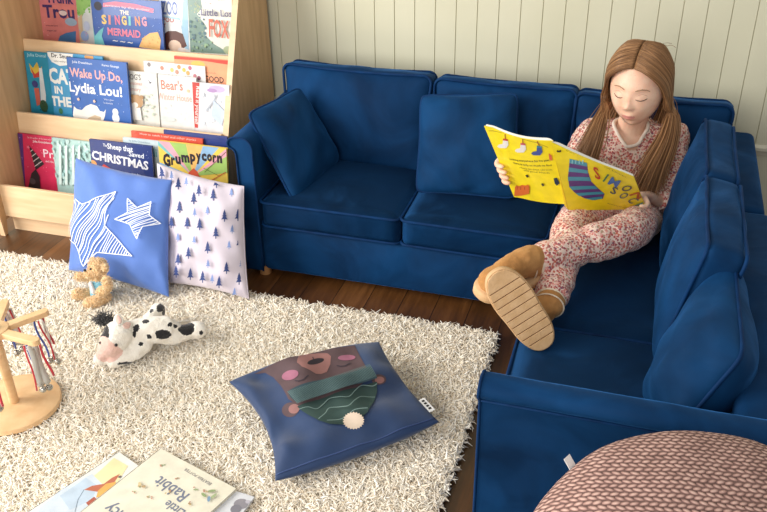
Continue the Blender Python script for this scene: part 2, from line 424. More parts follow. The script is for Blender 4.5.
# tongue-and-groove boarding: one run of boards with V grooves between them, over a ledge and a plain lower wall
wb = MB(); pw = .0655; prof = []
x = -3.4
while x < 2.2:
    prof += [(x-.0014, 0), (x, .0042), (x+.0014, 0)]
    x += pw
n = len(prof); vs = [(p[0], WALLY+p[1], .35) for p in prof]+[(p[0], WALLY+p[1], 2.6) for p in prof]
wb.add(vs, [(i, i+1, n+i+1, n+i) for i in range(n-1)])
wb.add([(-3.4, WALLY+.012, 0), (2.2, WALLY+.012, 0), (2.2, WALLY+.012, .36), (-3.4, WALLY+.012, .36)], [(0, 1, 2, 3)])
wb.box((-3.4, WALLY+.015, 0), (2.2, WALLY+.06, 2.6), 0)
struct('wall_back', wb, M['wallpaint'])
tr = MB(); tr.prism([(0, .352), (-.012, .352), (-.022, .345), (-.022, .336), (-.014, .330), (-.010, .318), (0, .314)], lambda a, b: V((-3.4, WALLY+.012+a, b)), lambda a, b: V((2.2, WALLY+.012+a, b)))
struct('trim_1', tr, M['trim'])
bb = MB(); bb.prism([(0, 0), (-.016, 0), (-.016, .085), (-.008, .1), (0, .1)], lambda a, b: V((-3.4, WALLY+.012+a, b)), lambda a, b: V((2.2, WALLY+.012+a, b)))
struct('baseboard_back', bb, M['trim'])

# ================================================================== BOOKCASE
BX0, BX1 = -1.978, -1.202
bc = empty('bookcase', ((BX0+BX1)/2, 2.35, 0), 'pale wooden display bookcase with slanting sides and front-facing picture books', 'bookcase')
side = [(2.08, 0), (2.09, .178), (2.19, .2), (2.255, .36), (2.345, .58), (2.43, .78), (2.505, .96), (2.612, .96), (2.612, 0), (2.14, 0), (2.13, .05), (2.118, .05), (2.108, 0)]
sideL = [(2.062, 0), (2.05, .19), (2.05, .96), (2.612, .96), (2.612, 0), (2.14, 0), (2.13, .05), (2.085, .05), (2.076, 0)]
edgeL = [(2.0605, 0), (2.0485, .19), (2.0485, .96)]; edgeR = [(2.0785, 0), (2.0885, .178), (2.188, .2), (2.2535, .36), (2.3435, .58), (2.4285, .78), (2.5035, .96)]
for x0, x1, side, e in ((BX0, BX0+.018, sideL, edgeL), (BX1-.018, BX1, side, edgeR)):
    mb = MB(); mb.prism(side, lambda a, b, x=x0: V((x, a, b)), lambda a, b, x=x1: V((x, a, b)), bev=.0015); obj('side_panel', mb, M['mapleside'], bc, smooth=False)
    mb = MB()
    mb.prism(e+[(p[0]+.004, p[1]) for p in e[::-1]], lambda a, b, x=x0: V((x-.0004, a, b)), lambda a, b, x=x1: V((x+.0004, a, b))); obj('edge_banding', mb, M['maple'], bc, smooth=False)
TD = V((0, math.sin(math.radians(8)), math.cos(math.radians(8)))); TN = V((0, -TD.z, TD.y))
IX0, IX1 = BX0+.018, BX1-.018
def slab(name, top, s0, th=.012, m='maple', x0=IX0, x1=IX1):
    """board in the tilted plane through `top` (Y,z), running down s0 along the tilt"""
    p = V((0, top[0], top[1])); q = p-TD*s0; mb = MB()
    mb.prism([(0, 0), (s0, 0), (s0, th), (0, th)], lambda a, b: V((x0, 0, 0))+p-TD*a-TN*b, lambda a, b: V((x1, 0, 0))+p-TD*a-TN*b, bev=.002)
    return obj(name, mb, M[m], bc, smooth=False)
TOPS = [(2.098, .172), (2.245, .367), (2.352, .579), (2.50, .78)]
mb = MB(); mb.box((BX0-.004, 2.086, .062), (BX1+.004, 2.098, .176), .002); obj('trough_front', mb, M['maple'], bc, smooth=False)
slab('trough_front', TOPS[1], .30); slab('trough_front', TOPS[2], .30); slab('back_board', (2.524, .95), .47)
for (y0, y1, z) in ((2.098, 2.20, .09), (2.245, 2.335, .29), (2.352, 2.46, .49)):
    mb = MB(); mb.box((IX0, y0, z-.012), (IX1, y1, z), .001); obj('trough_floor', mb, M['maple'], bc, smooth=False)
mb = MB(); mb.box((IX0, 2.112, .0), (IX1, 2.124, .064), .001); obj('plinth', mb, M['maple'], bc, smooth=False)
mb = MB(); mb.box((IX0, 2.5, .945), (IX1, 2.612, .96), .001); obj('top_board', mb, M['maple'], bc, smooth=False)

# ================================================================== BOOKS ON THE BOOKCASE
def shelf_book(tier, k, tl, tr, cover, label, group, th=.007, art=None, spine=None, drop=0):
    """tier 0 bottom,1 middle,2 top; front face k in front of the backing; tl/tr: where the top corners are seen"""
    t = TOPS[tier+1]; p0 = V((0, t[0], t[1]))+TN*(k+th); s0 = ([.09, .29, .49][tier]-p0.z)/TD.z+drop
    def A(x, y):
        P = onplane(x, y, p0, TN); return (P.x, (P-p0).dot(TD))
    a = A(*tl); b = A(*tr); x0, x1 = a[0], b[0]; s1 = (a[1]+b[1])/2
    W = lambda x, s, d=0: V((x, 0, 0))+p0+TD*s+TN*d
    root = empty('picture_book', W((x0+x1)/2, s0), label, 'book', group)
    mb = MB()
    for d0, d1 in ((-.0012, 0), (-th, -th+.0012)):
        mb.prism([(x0, s0), (x1, s0), (x1, s1), (x0, s1)], lambda a, b, d=d0: W(a, b, d), lambda a, b, d=d1: W(a, b, d))
    mb.prism([(x0, s0), (x0+.0015, s0), (x0+.0015, s1), (x0, s1)], lambda a, b: W(a, b, -th), lambda a, b: W(a, b, 0))
    obj('cover', mb, flat([q*.91 for q in cover], .35, coat=.3), root, smooth=False)
    mb = MB(); mb.prism([(x0+.0016, s0+.003), (x1-.003, s0+.003), (x1-.003, s1-.003), (x0+.0016, s1-.003)], lambda a, b: W(a, b, -th+.0013), lambda a, b: W(a, b, -.0013)); obj('pages', mb, M['paper'], root, smooth=False)
    if art:
        P = Print(); art(P, A, x0, x1, s0, s1)
        # keep the artwork on the cover
        for i, (pts, fs, mi) in enumerate(P.items):
            P.items[i] = ([(min(max(q[0], x0+.0005), x1-.0005), min(max(q[1], s0+.0005), s1-.0005)) for q in pts], fs, mi)
        obj('cover_print', P.mesh(lambda a, b, li: W(a, b, .0003+.00006*li)), P.mats, root, smooth=False)
    return root
WH = (244, 244, 240); K = lambda *c: flat([q*.93 for q in c], .4, coat=.25)
def T(P, A, body, a, b, h, col, bold=.015):
    p, q = A(*a), A(*b); r = A(a[0], a[1]-h); P.text(body, p, q, abs(r[1]-p[1]), K(*col), bold)
def dots(P, A, box, n, r, col, seed=1):
    R = random.Random(seed)
    for _ in range(n):
        c = A(R.uniform(box[0], box[2]), R.uniform(box[1], box[3])); q = r*R.uniform(.5, 1.2); P.ell(c[0], c[1], q, q, K(*col), n=6)
def blob(P, A, pts, col): P.poly([A(*p) for p in pts], K(*col))
def E_(P, A, c, rx, ry, col, rot=0, n=18, spike=0):
    a = A(*c); b = A(c[0]+rx, c[1]); d = A(c[0], c[1]+ry); P.ell(a[0], a[1], abs(b[0]-a[0]), abs(d[1]-a[1]), K(*col), rot, n, spike)
# ---- top row
def art_trunk(P, A, x0, x1, s0, s1):
    blob(P, A, [(36, -8), (76, -8), (76, 6), (60, 3), (46, 8), (36, 4)], (226, 132, 140))
    T(P, A, 'Trunk', (46, 2), (74, 4), 9, (66, 46, 110), .03); T(P, A, 'Trou', (44, 17), (75, 18.5), 12, (66, 46, 110), .03)
    blob(P, A, [(58, 41), (60, 36), (66, 33), (76, 31), (76, 43)], (70, 130, 190)); E_(P, A, (71, 22), 6, 4, (170, 196, 220)); E_(P, A, (63, 13), 4, 2.5, (250, 230, 226))
    T(P, A, 'written and drawn', (46, 26), (58, 26.5), 1.6, (120, 50, 70), .0); T(P, A, 'together', (47, 31), (57, 31.5), 1.6, (120, 50, 70), .0)
    dots(P, A, (40, 22, 56, 40), 10, .0012, (250, 220, 210), 3)
TOPR = 'picture books on the top row of the bookcase'
shelf_book(2, .006, (36, -9), (92, -2), (240, 142, 138), 'pink picture book with dark purple title, leftmost on the top row', TOPR, art=art_trunk)
def art_green(P, A, *a):
    blob(P, A, [(75, -8), (92, -8), (90, 6), (86, 9), (82, 17), (77, 15), (75, 18)], (150, 200, 110)); dots(P, A, (75, -4, 90, 14), 14, .004, (120, 186, 84), 5)
    blob(P, A, [(77, 18), (82, 14), (83, 30), (88, 40), (76, 42)], (214, 186, 150)); E_(P, A, (85, 36), 4, 5, (150, 176, 222)); E_(P, A, (87, 26), 3, 5, (196, 206, 232)); dots(P, A, (76, 30, 90, 43), 8, .003, (190, 170, 200), 6)
shelf_book(2, .014, (75, -8), (112, -2), (222, 226, 226), 'narrow strip of watercolour picture book with green treetop beside the pink book', TOPR, art=art_green)
def art_mermaid(P, A, *a):
    blob(P, A, [(103, 3), (115, 1.5), (135, 4), (154, 9), (153, 13), (135, 8.5), (115, 6), (103, 7)], (236, 104, 140)); E_(P, A, (98, 6), 4, 4.5, (40, 40, 60))
    T(P, A, 'written by the author', (105, 6), (150, 11), 2, (255, 220, 230), .0)
    T(P, A, 'THE', (120, 14), (129, 15), 4, (250, 240, 220), .03)
    for i, (ch, col) in enumerate(zip('SINGING', [(246, 206, 110), (240, 150, 130), (236, 120, 150), (250, 210, 120), (130, 210, 210), (244, 160, 120), (240, 160, 180)])):
        x = 102+6.7*i; T(P, A, ch, (x, 23.5+.35*i), (x+(5 if ch != 'I' else 2.2), 23.8+.35*i), 8.5, col, .04)
    T(P, A, 'MERMAID', (108, 34.5), (141, 38), 7, (240, 130, 160), .03); T(P, A, '~ ~ ~', (113, 42), (133, 44.5), 4, (240, 240, 240), .03)
    blob(P, A, [(92, 25), (95, 36), (99, 31), (104, 27), (102, 36), (105, 45), (94, 44)], (112, 200, 206))
    blob(P, A, [(139, 47), (143, 38), (150, 33), (158, 32), (161, 40), (160, 50)], (246, 196, 120)); dots(P, A, (141, 36, 159, 47), 14, .003, (240, 170, 96), 8)
    dots(P, A, (94, 5, 160, 32), 34, .0011, (190, 214, 250), 2)
shelf_book(2, .034, (90, -5), (161, 3), (40, 92, 178), 'blue picture book with multicoloured title and pink banner, on the top row', TOPR, art=art_mermaid, th=.009)
def art_zoo(P, A, *a):
    T(P, A, 'ZOO', (162, 14), (178, 15), 13, (96, 120, 190), .02); T(P, A, 'POO', (163, 21.5), (174, 22.5), 4.5, (190, 70, 60), .02); T(P, A, 'BY', (162, 27), (166, 27.5), 4, (190, 70, 60), .02)
    blob(P, A, [(183, -8), (187, -8), (189, 50), (185, 48), (180, 18), (162, 15), (162, 17), (180, 20), (182, 28)], (160, 200, 226))
    blob(P, A, [(161, 47), (163, 35), (168, 31), (176, 31), (183, 34), (187, 46), (182, 49), (164, 50)], (96, 52, 44)); E_(P, A, (175, 46), 6.5, 6, (236, 206, 184)); E_(P, A, (182, 50), 4, 2.5, (240, 226, 220))
shelf_book(2, .016, (158, -7), (188.5, -3), (236, 238, 240), 'white picture book with brown-haired head, between the blue and green ones on the top row', TOPR, art=art_zoo)
def art_fox(P, A, *a):
    blob(P, A, [(187, -8), (200, -8), (202, 8), (197, 14), (206, 26), (204, 34), (214, 44), (224, 50), (226, 54), (190, 52)], (120, 150, 140))
    dots(P, A, (189, -4, 199, 14), 16, .004, (150, 168, 130), 4); dots(P, A, (190, 14, 206, 40), 22, .005, (84, 118, 130), 5); dots(P, A, (192, 40, 216, 52), 16, .004, (140, 176, 140), 7); dots(P, A, (189, -4, 232, 4), 14, .002, (190, 110, 84), 9)
    E_(P, A, (229, 50), 5, 4, (170, 186, 150)); dots(P, A, (190, 0, 206, 48), 26, .0012, (226, 196, 130), 10)
    T(P, A, 'Little Lost', (202, 15), (236, 17), 6.5, (92, 88, 128), .015); T(P, A, 'FOX', (210, 36), (230, 38), 17, (206, 100, 76), .02)
shelf_book(2, .028, (187, -9), (231.5, -4), (236, 236, 226), 'pale picture book with orange title and green woodland, rightmost on the top row', TOPR, art=art_fox, th=.009)
# ---- middle row
MIDR = 'picture books on the middle row of the bookcase'
def art_teal(P, A, *a):
    T(P, A, 'Julia Donal', (27, 56), (46, 57.5), 3, (190, 230, 240), .01)
    blob(P, A, [(29, 63), (33, 68), (37, 62), (40, 70), (42, 66), (42, 74), (35, 76), (31, 72)], (224, 190, 70)); blob(P, A, [(31, 68), (35, 74), (41, 70), (40, 77), (34, 78)], (200, 70, 60))
    E_(P, A, (35, 84), 3, 3.5, (60, 60, 130)); blob(P, A, [(34, 88), (39, 88), (41, 104), (37, 106)], (214, 104, 90)); blob(P, A, [(39, 68), (42, 68), (46, 95), (46, 112), (41, 100)], (226, 232, 236)); E_(P, A, (44, 106), 4, 6, (50, 90, 60)); dots(P, A, (40, 98, 47, 112), 6, .002, (30, 40, 40), 2)
shelf_book(1, .003, (23.5, 50.5), (74, 56), (34, 154, 190), 'teal picture book half hidden, leftmost on the middle row', MIDR, art=art_teal)
def art_cat(P, A, *a):
    blob(P, A, [(47, 51), (73, 53.5), (72, 60), (68, 65), (60, 66), (52, 62), (48, 56)], WH)
    T(P, A, 'Dr. Seuss', (51.5, 57), (71, 59), 4, (30, 34, 40), .02); T(P, A, 'makes reading fun', (54, 61.5), (68, 62.8), 1.6, (60, 60, 70), .0)
    T(P, A, 'CAT', (49.5, 82), (76, 85), 14, WH, .04); T(P, A, 'IN', (55, 93), (63, 94), 7, WH, .04); T(P, A, 'THE', (51.5, 105), (72, 107), 9, WH, .04)
    E_(P, A, (89, 57), 4.5, 3, (226, 160, 90)); E_(P, A, (61, 111), 2, 3, (60, 130, 90))
shelf_book(1, .014, (46.5, 50.8), (102.5, 57.5), (66, 164, 216), 'light blue picture book with big white capital letters on the middle row', MIDR, art=art_cat)
def art_wake(P, A, *a):
    T(P, A, 'Julia Donaldson', (72, 62.5), (92, 64.8), 2.2, (230, 236, 250), .01); T(P, A, 'Karen George', (102, 66), (119, 68), 2.2, (230, 236, 250), .01)
    T(P, A, 'Wake Up Do,', (70, 76), (122.5, 82), 8.5, (236, 176, 176), .025); T(P, A, 'Lydia Lou!', (69.5, 91), (122.5, 97), 9.5, (246, 246, 250), .025)
    T(P, A, 'With a glow-', (104, 100), (114, 101), 1.6, (230, 236, 250), .0); T(P, A, 'in-the-dark', (104, 103.5), (113, 104.5), 1.6, (230, 236, 250), .0)
    blob(P, A, [(73, 115), (74, 106), (77, 109), (82, 110), (86, 106), (91, 104), (97, 106), (100, 111), (104, 112), (106, 109), (105, 116), (103, 122), (76, 122)], (244, 242, 236)); blob(P, A, [(88, 118), (95, 115), (101, 117), (101, 124), (90, 124)], (214, 190, 160))
    E_(P, A, (115.5, 112), 3, 3.5, (236, 240, 246)); E_(P, A, (116, 118), 3.6, 5, (236, 240, 246))
    dots(P, A, (69, 66, 124, 112), 50, .0013, (220, 232, 255), 11); E_(P, A, (79, 99), 1.6, 1.8, (246, 206, 180), 0, 10, -.4); E_(P, A, (95, 101), 1.6, 1.8, (246, 206, 180), 0, 10, -.4)
shelf_book(1, .030, (66.2, 56.5), (126.3, 63.5), (52, 104, 186), 'royal blue picture book with pink and white title and a white ghost shape', MIDR, art=art_wake, th=.009)
def art_dog(P, A, *a):
    T(P, A, "DOG'S", (126.5, 79), (141, 80.3), 5.5, (110, 104, 104), .015); T(P, A, 'Christmas', (126.5, 84), (142, 85.5), 3.2, (206, 150, 140), .01); T(P, A, 'Memory', (126.5, 90), (141, 91.5), 3.6, (206, 150, 140), .01)
    E_(P, A, (149, 81), 6, 6.5, (226, 228, 232)); blob(P, A, [(148, 79), (150, 82), (152, 82), (150, 84)], (40, 40, 50)); dots(P, A, (127, 94, 155, 119), 50, .002, (200, 212, 190), 12); dots(P, A, (144, 94, 156, 119), 20, .003, (190, 206, 186), 13)
    blob(P, A, [(131, 98), (133, 95), (137, 96), (141, 95), (144, 98), (144, 105), (141, 107), (143, 120), (131, 119), (132, 107)], (236, 232, 226)); E_(P, A, (138, 101), 6, 6.5, (186, 146, 104)); E_(P, A, (136, 104.5), 3, 2.5, (240, 232, 220)); E_(P, A, (133.5, 96), 2, 2, (180, 140, 96)); E_(P, A, (142.5, 97), 2, 2, (180, 140, 96))
shelf_book(1, .014, (124, 69.5), (156.5, 74), (232, 230, 222), 'small cream picture book with a brown bear below grey title, middle row', MIDR, art=art_dog)
def art_animals(P, A, *a):
    for i, (x, y, c) in enumerate([(149, 64.5, (140, 130, 130)), (162, 68, (206, 140, 120)), (172, 70, (240, 200, 120)), (179, 67, (220, 150, 90)), (184, 70, (236, 190, 90)), (190, 68, (190, 110, 130)), (177, 72, (200, 150, 130)), (195, 76, (190, 120, 130)), (199, 78, (150, 90, 110)), (188, 73, (240, 170, 100))]): E_(P, A, (x, y), 1.8, 2.2, c)
    T(P, A, 'Anita & Andrew Mably', (160, 76), (192, 79), 2.6, (120, 120, 120), .0)
shelf_book(1, .007, (143, 61), (205, 66), (240, 238, 236), 'white picture book scattered with tiny animals, behind two others on the middle row', MIDR, art=art_animals)
def art_good(P, A, *a):
    blob(P, A, [(174, 56), (231, 59.5), (231, 66), (212, 62), (200, 60.5), (174, 59)], (216, 62, 46)); blob(P, A, [(174, 59), (200, 60.5), (231, 65), (231, 90), (174, 80)], (244, 164, 120)); E_(P, A, (198, 64), 7, 3, (250, 186, 90))
    T(P, A, 'too much of a', (206, 73), (216, 74), 1.4, (130, 80, 60), 0); T(P, A, 'GOOD', (204.5, 81), (224, 83), 5.5, (44, 36, 40), .02); T(P, A, 'THING', (205, 86), (223, 88), 4, (44, 36, 40), .02)
shelf_book(1, .001, (174, 56.5), (230, 60), (240, 150, 110), 'orange and red picture book rising behind the white ones on the middle row', MIDR, art=art_good)
def art_bears(P, A, *a):
    T(P, A, "Bear's", (161.5, 89), (183, 90.5), 9, (214, 120, 96), .01); T(P, A, 'Winter House', (158, 99), (192, 102), 6.5, (226, 170, 156), .01)
    dots(P, A, (159, 104, 190, 122), 20, .003, (226, 232, 230), 13); E_(P, A, (168, 119), 8, 2.5, (214, 222, 220)); E_(P, A, (188.5, 91), 1.6, 1.6, (230, 200, 160))
shelf_book(1, .020, (157.5, 73.8), (196, 78.5), (240, 238, 234), 'white picture book with thin orange handwritten title on the middle row', MIDR, art=art_bears)
def art_strip(P, A, *a):
    blob(P, A, [(192.2, 82), (199.5, 82.8), (198, 128), (190.5, 127)], (206, 66, 60))
    P.text('Read it yourself', A(196.5, 86), A(195, 124), abs(A(193.8, 90)[0]-A(197.4, 90)[0]), K(250, 240, 236), .015)
    E_(P, A, (217, 89), 8, 3.5, (206, 186, 222)); E_(P, A, (212, 90.5), 5, 2, (186, 150, 200)); dots(P, A, (202, 92, 227, 126), 30, .006, (222, 230, 240), 15); blob(P, A, [(206, 110), (218, 94), (217, 97), (207, 112)], (190, 196, 206)); blob(P, A, [(214, 100), (226, 112), (222, 126), (212, 116)], (206, 222, 240))
shelf_book(1, .030, (192, 81.8), (229, 85.5), (238, 238, 242), 'white and lilac picture book with a red strip of lettering, rightmost on the middle row', MIDR, art=art_strip)
# ---- bottom row
BOTR = 'picture books on the bottom row of the bookcase'
def art_pink(P, A, *a):
    blob(P, A, [(17, 133), (22.5, 133.6), (26.5, 200), (20, 200)], (84, 46, 120)); dots(P, A, (18.5, 136, 23, 184), 12, .0012, (220, 200, 240), 3)
    T(P, A, 'By the author of the best seller', (28, 138), (52, 140.5), 1.6, (250, 210, 220), .0); T(P, A, 'Julia Donaldson', (33, 142), (51, 144), 2, (255, 235, 240), .015); T(P, A, 'Pr', (44, 157), (54, 158.5), 8, (250, 226, 236), .005); T(P, A, 'and the', (46, 162), (54, 163), 2.2, (250, 226, 236), .0)
    a_, b_ = (29, 146), (43, 166)
    blob(P, A, [(29, 145), (44.5, 164), (36, 170)], (36, 30, 40))
    for t in (.25, .45, .65, .85):
        l = (29+(36-29)*t, 145+(170-145)*t); r = (29+(44.5-29)*t, 145+(164-145)*t); P.line([A(*l), A(*r)], .0025, K(214, 206, 206))
    E_(P, A, (28.5, 147), 1.8, 1.8, (240, 120, 150), 0, 10, -.4); dots(P, A, (26, 145, 52, 172), 16, .0012, (250, 190, 210), 6)
    blob(P, A, [(32, 173), (36, 169), (40, 176), (41, 190), (28, 190)], (44, 34, 44)); E_(P, A, (33, 181), 3, 3, (90, 80, 90))
shelf_book(0, .004, (17.5, 133.2), (66, 138.5), (222, 44, 92), 'bright pink picture book with purple spine and striped pointed hat, leftmost on the bottom row', BOTR, art=art_pink)
def art_mint(P, A, *a):
    dots(P, A, (53, 140, 90, 184), 70, .007, (192, 222, 218), 2); dots(P, A, (53, 140, 90, 184), 46, .006, (160, 204, 202), 3)
    for x in (60, 66, 73, 79): blob(P, A, [(x, 146), (x+2.4, 144), (x+3, 184), (x+.5, 184)], (214, 234, 230))
    dots(P, A, (53, 140, 90, 182), 40, .001, (240, 250, 248), 4)
shelf_book(0, .014, (51.5, 138), (98, 142.5), (178, 214, 210), 'mint green picture book with pale watercolour trees on the bottom row', BOTR, art=art_mint)
def art_sheep(P, A, *a):
    T(P, A, 'The', (103, 146), (107, 147), 2.6, (236, 240, 250), .015); T(P, A, 'Sheep that', (107.5, 148.5), (133, 152), 5.2, (240, 244, 252), .02); T(P, A, 'Saved', (129, 156), (144, 158.5), 4.6, (240, 244, 252), .02); T(P, A, 'CHRISTMAS', (92, 158.5), (148.5, 170), 8, (250, 250, 255), .03)
    T(P, A, 'Jason Page', (132, 174.5), (141, 176), 1.8, (210, 220, 240), .0); T(P, A, 'Adrian Reynolds', (128, 178), (142, 180), 1.8, (210, 220, 240), .0)
    E_(P, A, (93, 164), 4, 4, (226, 150, 80)); E_(P, A, (97, 172), 5, 3, (244, 240, 236)); blob(P, A, [(99, 170), (104, 164), (110, 168), (113, 172), (101, 174)], (210, 60, 56)); E_(P, A, (105, 174), 5, 3, (236, 190, 160)); E_(P, A, (106, 178), 7, 3.5, (246, 244, 240)); E_(P, A, (118, 176), 4, 4, (226, 170, 120)); dots(P, A, (92, 142, 150, 160), 14, .001, (220, 230, 250), 5)
shelf_book(0, .034, (89, 138.3), (151.5, 147.2), (34, 56, 126), 'dark blue picture book with bold white title standing above the star cushion', BOTR, art=art_sheep, th=.009)
def art_pale(P, A, *a):
    T(P, A, 'by Julia Donaldson', (129, 141), (150, 144), 1.8, (120, 150, 170), .0); T(P, A, 'Hi', (150, 156), (157, 157), 8, (84, 170, 176), .02); T(P, A, 'P', (150, 166), (154, 166.5), 7, (220, 110, 90), .02); T(P, A, 'F', (151, 176), (155, 176.5), 7, (220, 110, 90), .02)
shelf_book(0, .016, (122.5, 136.2), (166, 143), (212, 228, 234), 'pale blue picture book mostly hidden beside the dark blue one, bottom row', BOTR, art=art_pale)
def art_red(P, A, *a):
    T(P, A, 'How to catch a star and other stories', (140, 134.5), (196, 141), 2, (255, 220, 206), .0)
shelf_book(0, .008, (131, 130.8), (202.5, 138.8), (224, 84, 60), 'red picture book showing only its top edge above the others, bottom row', BOTR, art=art_red)
shelf_book(0, .0005, (163.5, 130), (227, 136.5), (36, 58, 134), 'dark blue book showing as a thin strip at the back right of the bottom row', BOTR, th=.006)
def art_grump(P, A, *a):
    cols = [(250, 214, 90), (130, 200, 200), (246, 176, 190), (170, 206, 110), (250, 196, 110), (150, 190, 226)]
    o = (193, 176)
    for i in range(22):
        a0 = 2*PI*i/22; a1 = 2*PI*(i+1)/22; P.poly([A(*o), A(o[0]+60*math.cos(a0), o[1]+60*math.sin(a0)), A(o[0]+60*math.cos(a1), o[1]+60*math.sin(a1))], K(*cols[i % 6]))
    for i, ch in enumerate('Grumpycorn'):
        x = [164, 171.5, 176, 182, 190.5, 196.5, 202, 207.5, 213, 217.5][i]; w = [7, 4, 5.2, 8, 5.4, 5, 5, 5, 3.8, 5][i]; y = [165, 164, 163, 161.5, 160.5, 160, 160, 160.5, 161.5, 162][i]
        T(P, A, ch, (x, y), (x+w, y+.5), 11 if i == 0 else 9.5, (44, 34, 44), .05)
    blob(P, A, [(187, 184), (189, 172), (194, 168), (198, 172), (203, 184)], (226, 96, 60)); P.line([A(205, 172), A(226, 152)], .0014, K(60, 40, 40)); P.line([A(204, 168), A(220, 176)], .0012, K(60, 40, 40)); P.line([A(212, 180), A(226, 172)], .002, K(220, 70, 60))
shelf_book(0, .030, (158, 141.8), (226.5, 147), (250, 214, 90), 'yellow rainbow-rayed picture book with black title, rightmost on the bottom row', BOTR, art=art_grump, th=.009)
# ================================================================== SOFA
SZ = .25            # seat height
FY = 2.068          # front of the back section
FX = -.19           # front of the right section
sofa = empty('corner_sofa', (-.35, 2.3, 0), 'navy blue velvet corner sofa against the panelled wall', 'sofa')
VM = M['velvet']; PM = M['piping']
# plinth frames under the seats
mb = MB(); mb.box((-1.03, FY, .022), (.22, 2.58, .17), .012, seg=3); obj('base', mb, VM, sofa)
mb = MB(); mb.box((FX, 1.222, .022), (.30, FY+.02, .17), .012, seg=3); obj('base', mb, VM, sofa)
# frames of the backs
mb = MB(); mb.box((-1.06, 2.47, .022), (.224, 2.598, .405), .02, seg=3); obj('back_frame', mb, VM, sofa)
mb = MB(); mb.box((.225, 2.075, .022), (.322, 2.596, .405), .02, seg=3); obj('back_frame', mb, VM, sofa)
mb = MB(); mb.box((.225, 1.15, .022), (.335, 2.070, .405), .02, seg=3); obj('back_frame', mb, VM, sofa)
# arms: flat inside, scrolled outwards at the top
AP = [(0, .02), (0, .415), (-.003, .430), (-.010, .441), (-.022, .447), (-.040, .448), (-.054, .445), (-.063, .437), (-.066, .427), (-.063, .418), (-.056, .413), (-.049, .408), (-.046, .398), (-.045, .36), (-.045, .02)]
def arm(f0, f1):
    mb = MB(); bm = bmesh.new()
    K0 = 24; n = len(AP); rings = []
    for k in range(K0+1):
        t = k/K0; rings.append([f0(a, b).lerp(f1(a, b), t)+V((0, 0, .0015*noise.noise(V((t*6, a*20, b*5))))) for a, b in AP])
    mb.loft(rings); o = obj('arm', mb, VM, sofa, auto=60)
    AQ = AP[:1]+[(0, .2), (0, .38), (0, .405)]+AP[1:-2]+[(AP[-2][0], .385), (AP[-2][0], .34), (AP[-2][0], .2)]+AP[-1:]
    pts = [f0(a, b)+(f0(a, b)-f1(a, b)).normalized()*.002 for a, b in AQ]
    pp = MB(); pp.tube(catmull(pts, 3), .0032, 6); obj('piping', pp, PM, o)
    return o
LAX, LAY = -1.03, 1.235
arm(lambda a, b: V((LAX+a*1.12, FY-.006, b)), lambda a, b: V((LAX+a*1.12, 2.585, b)))
ra = arm(lambda a, b: V((-.200, LAY+a*.92, b)), lambda a, b: V((.335, LAY+a*.92, b)))
pp = MB(); pp.tube([(-.199, LAY-.047, .406), (-.05, LAY-.047, .4055), (.15, LAY-.047, .406), (.335, LAY-.047, .406)], .003, 6); obj('piping', pp, PM, ra)
for x, y in ((-1.035, 2.085), (-.215, 2.10), (-.17, 1.215), (.29, 1.215), (-1.02, 2.56), (.29, 2.56)):
    mb = MB(); mb.tube([(x, y, 0), (x, y, .03)], [.018, .02], 16); obj('foot', mb, M['legwood'], sofa, auto=40)
def rrect(x0, y0, x1, y1, r, n=5):
    P = []
    for cx, cy, a in ((x1-r, y1-r, 0), (x0+r, y1-r, 90), (x0+r, y0+r, 180), (x1-r, y0+r, 270)):
        for k in range(n+1): t = math.radians(a+90*k/n); P.append((cx+r*math.cos(t), cy+r*math.sin(t)))
    return P
def seat(x0, x1, y0, y1, seed, crown=.012, lift=.012):
    mb = MB(); top = SZ+lift; c = ((x0+x1)/2, (y0+y1)/2, (top+.169)/2); h = ((x1-x0)/2, (y1-y0)/2, (top-.169)/2)
    mb.soft(c, h, .022, n=18, crown=(.003, .003, crown), wob=.004, seed=seed)
    o = obj('seat_cushion', mb, M['velvetseat_shaded'], sofa)
    pp = MB()
    for z in (top-.009, .178):
        P = rrect(x0-.001, y0-.001, x1+.001, y1+.001, .022)
        pp.tube([(p[0]+.001*noise.noise(V((p[0]*9, p[1]*9, seed))), p[1], z+.0025*noise.noise(V((p[0]*7, p[1]*7, seed+3)))) for p in P], .0042, 6, closed=True)
    obj('piping', pp, PM, o)
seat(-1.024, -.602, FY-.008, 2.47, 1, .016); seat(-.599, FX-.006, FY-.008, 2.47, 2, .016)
seat(FX-.004, .225, 1.672, 2.47, 3, .010, .004); seat(FX-.004, .225, 1.24, 1.669, 4, .012, .004)
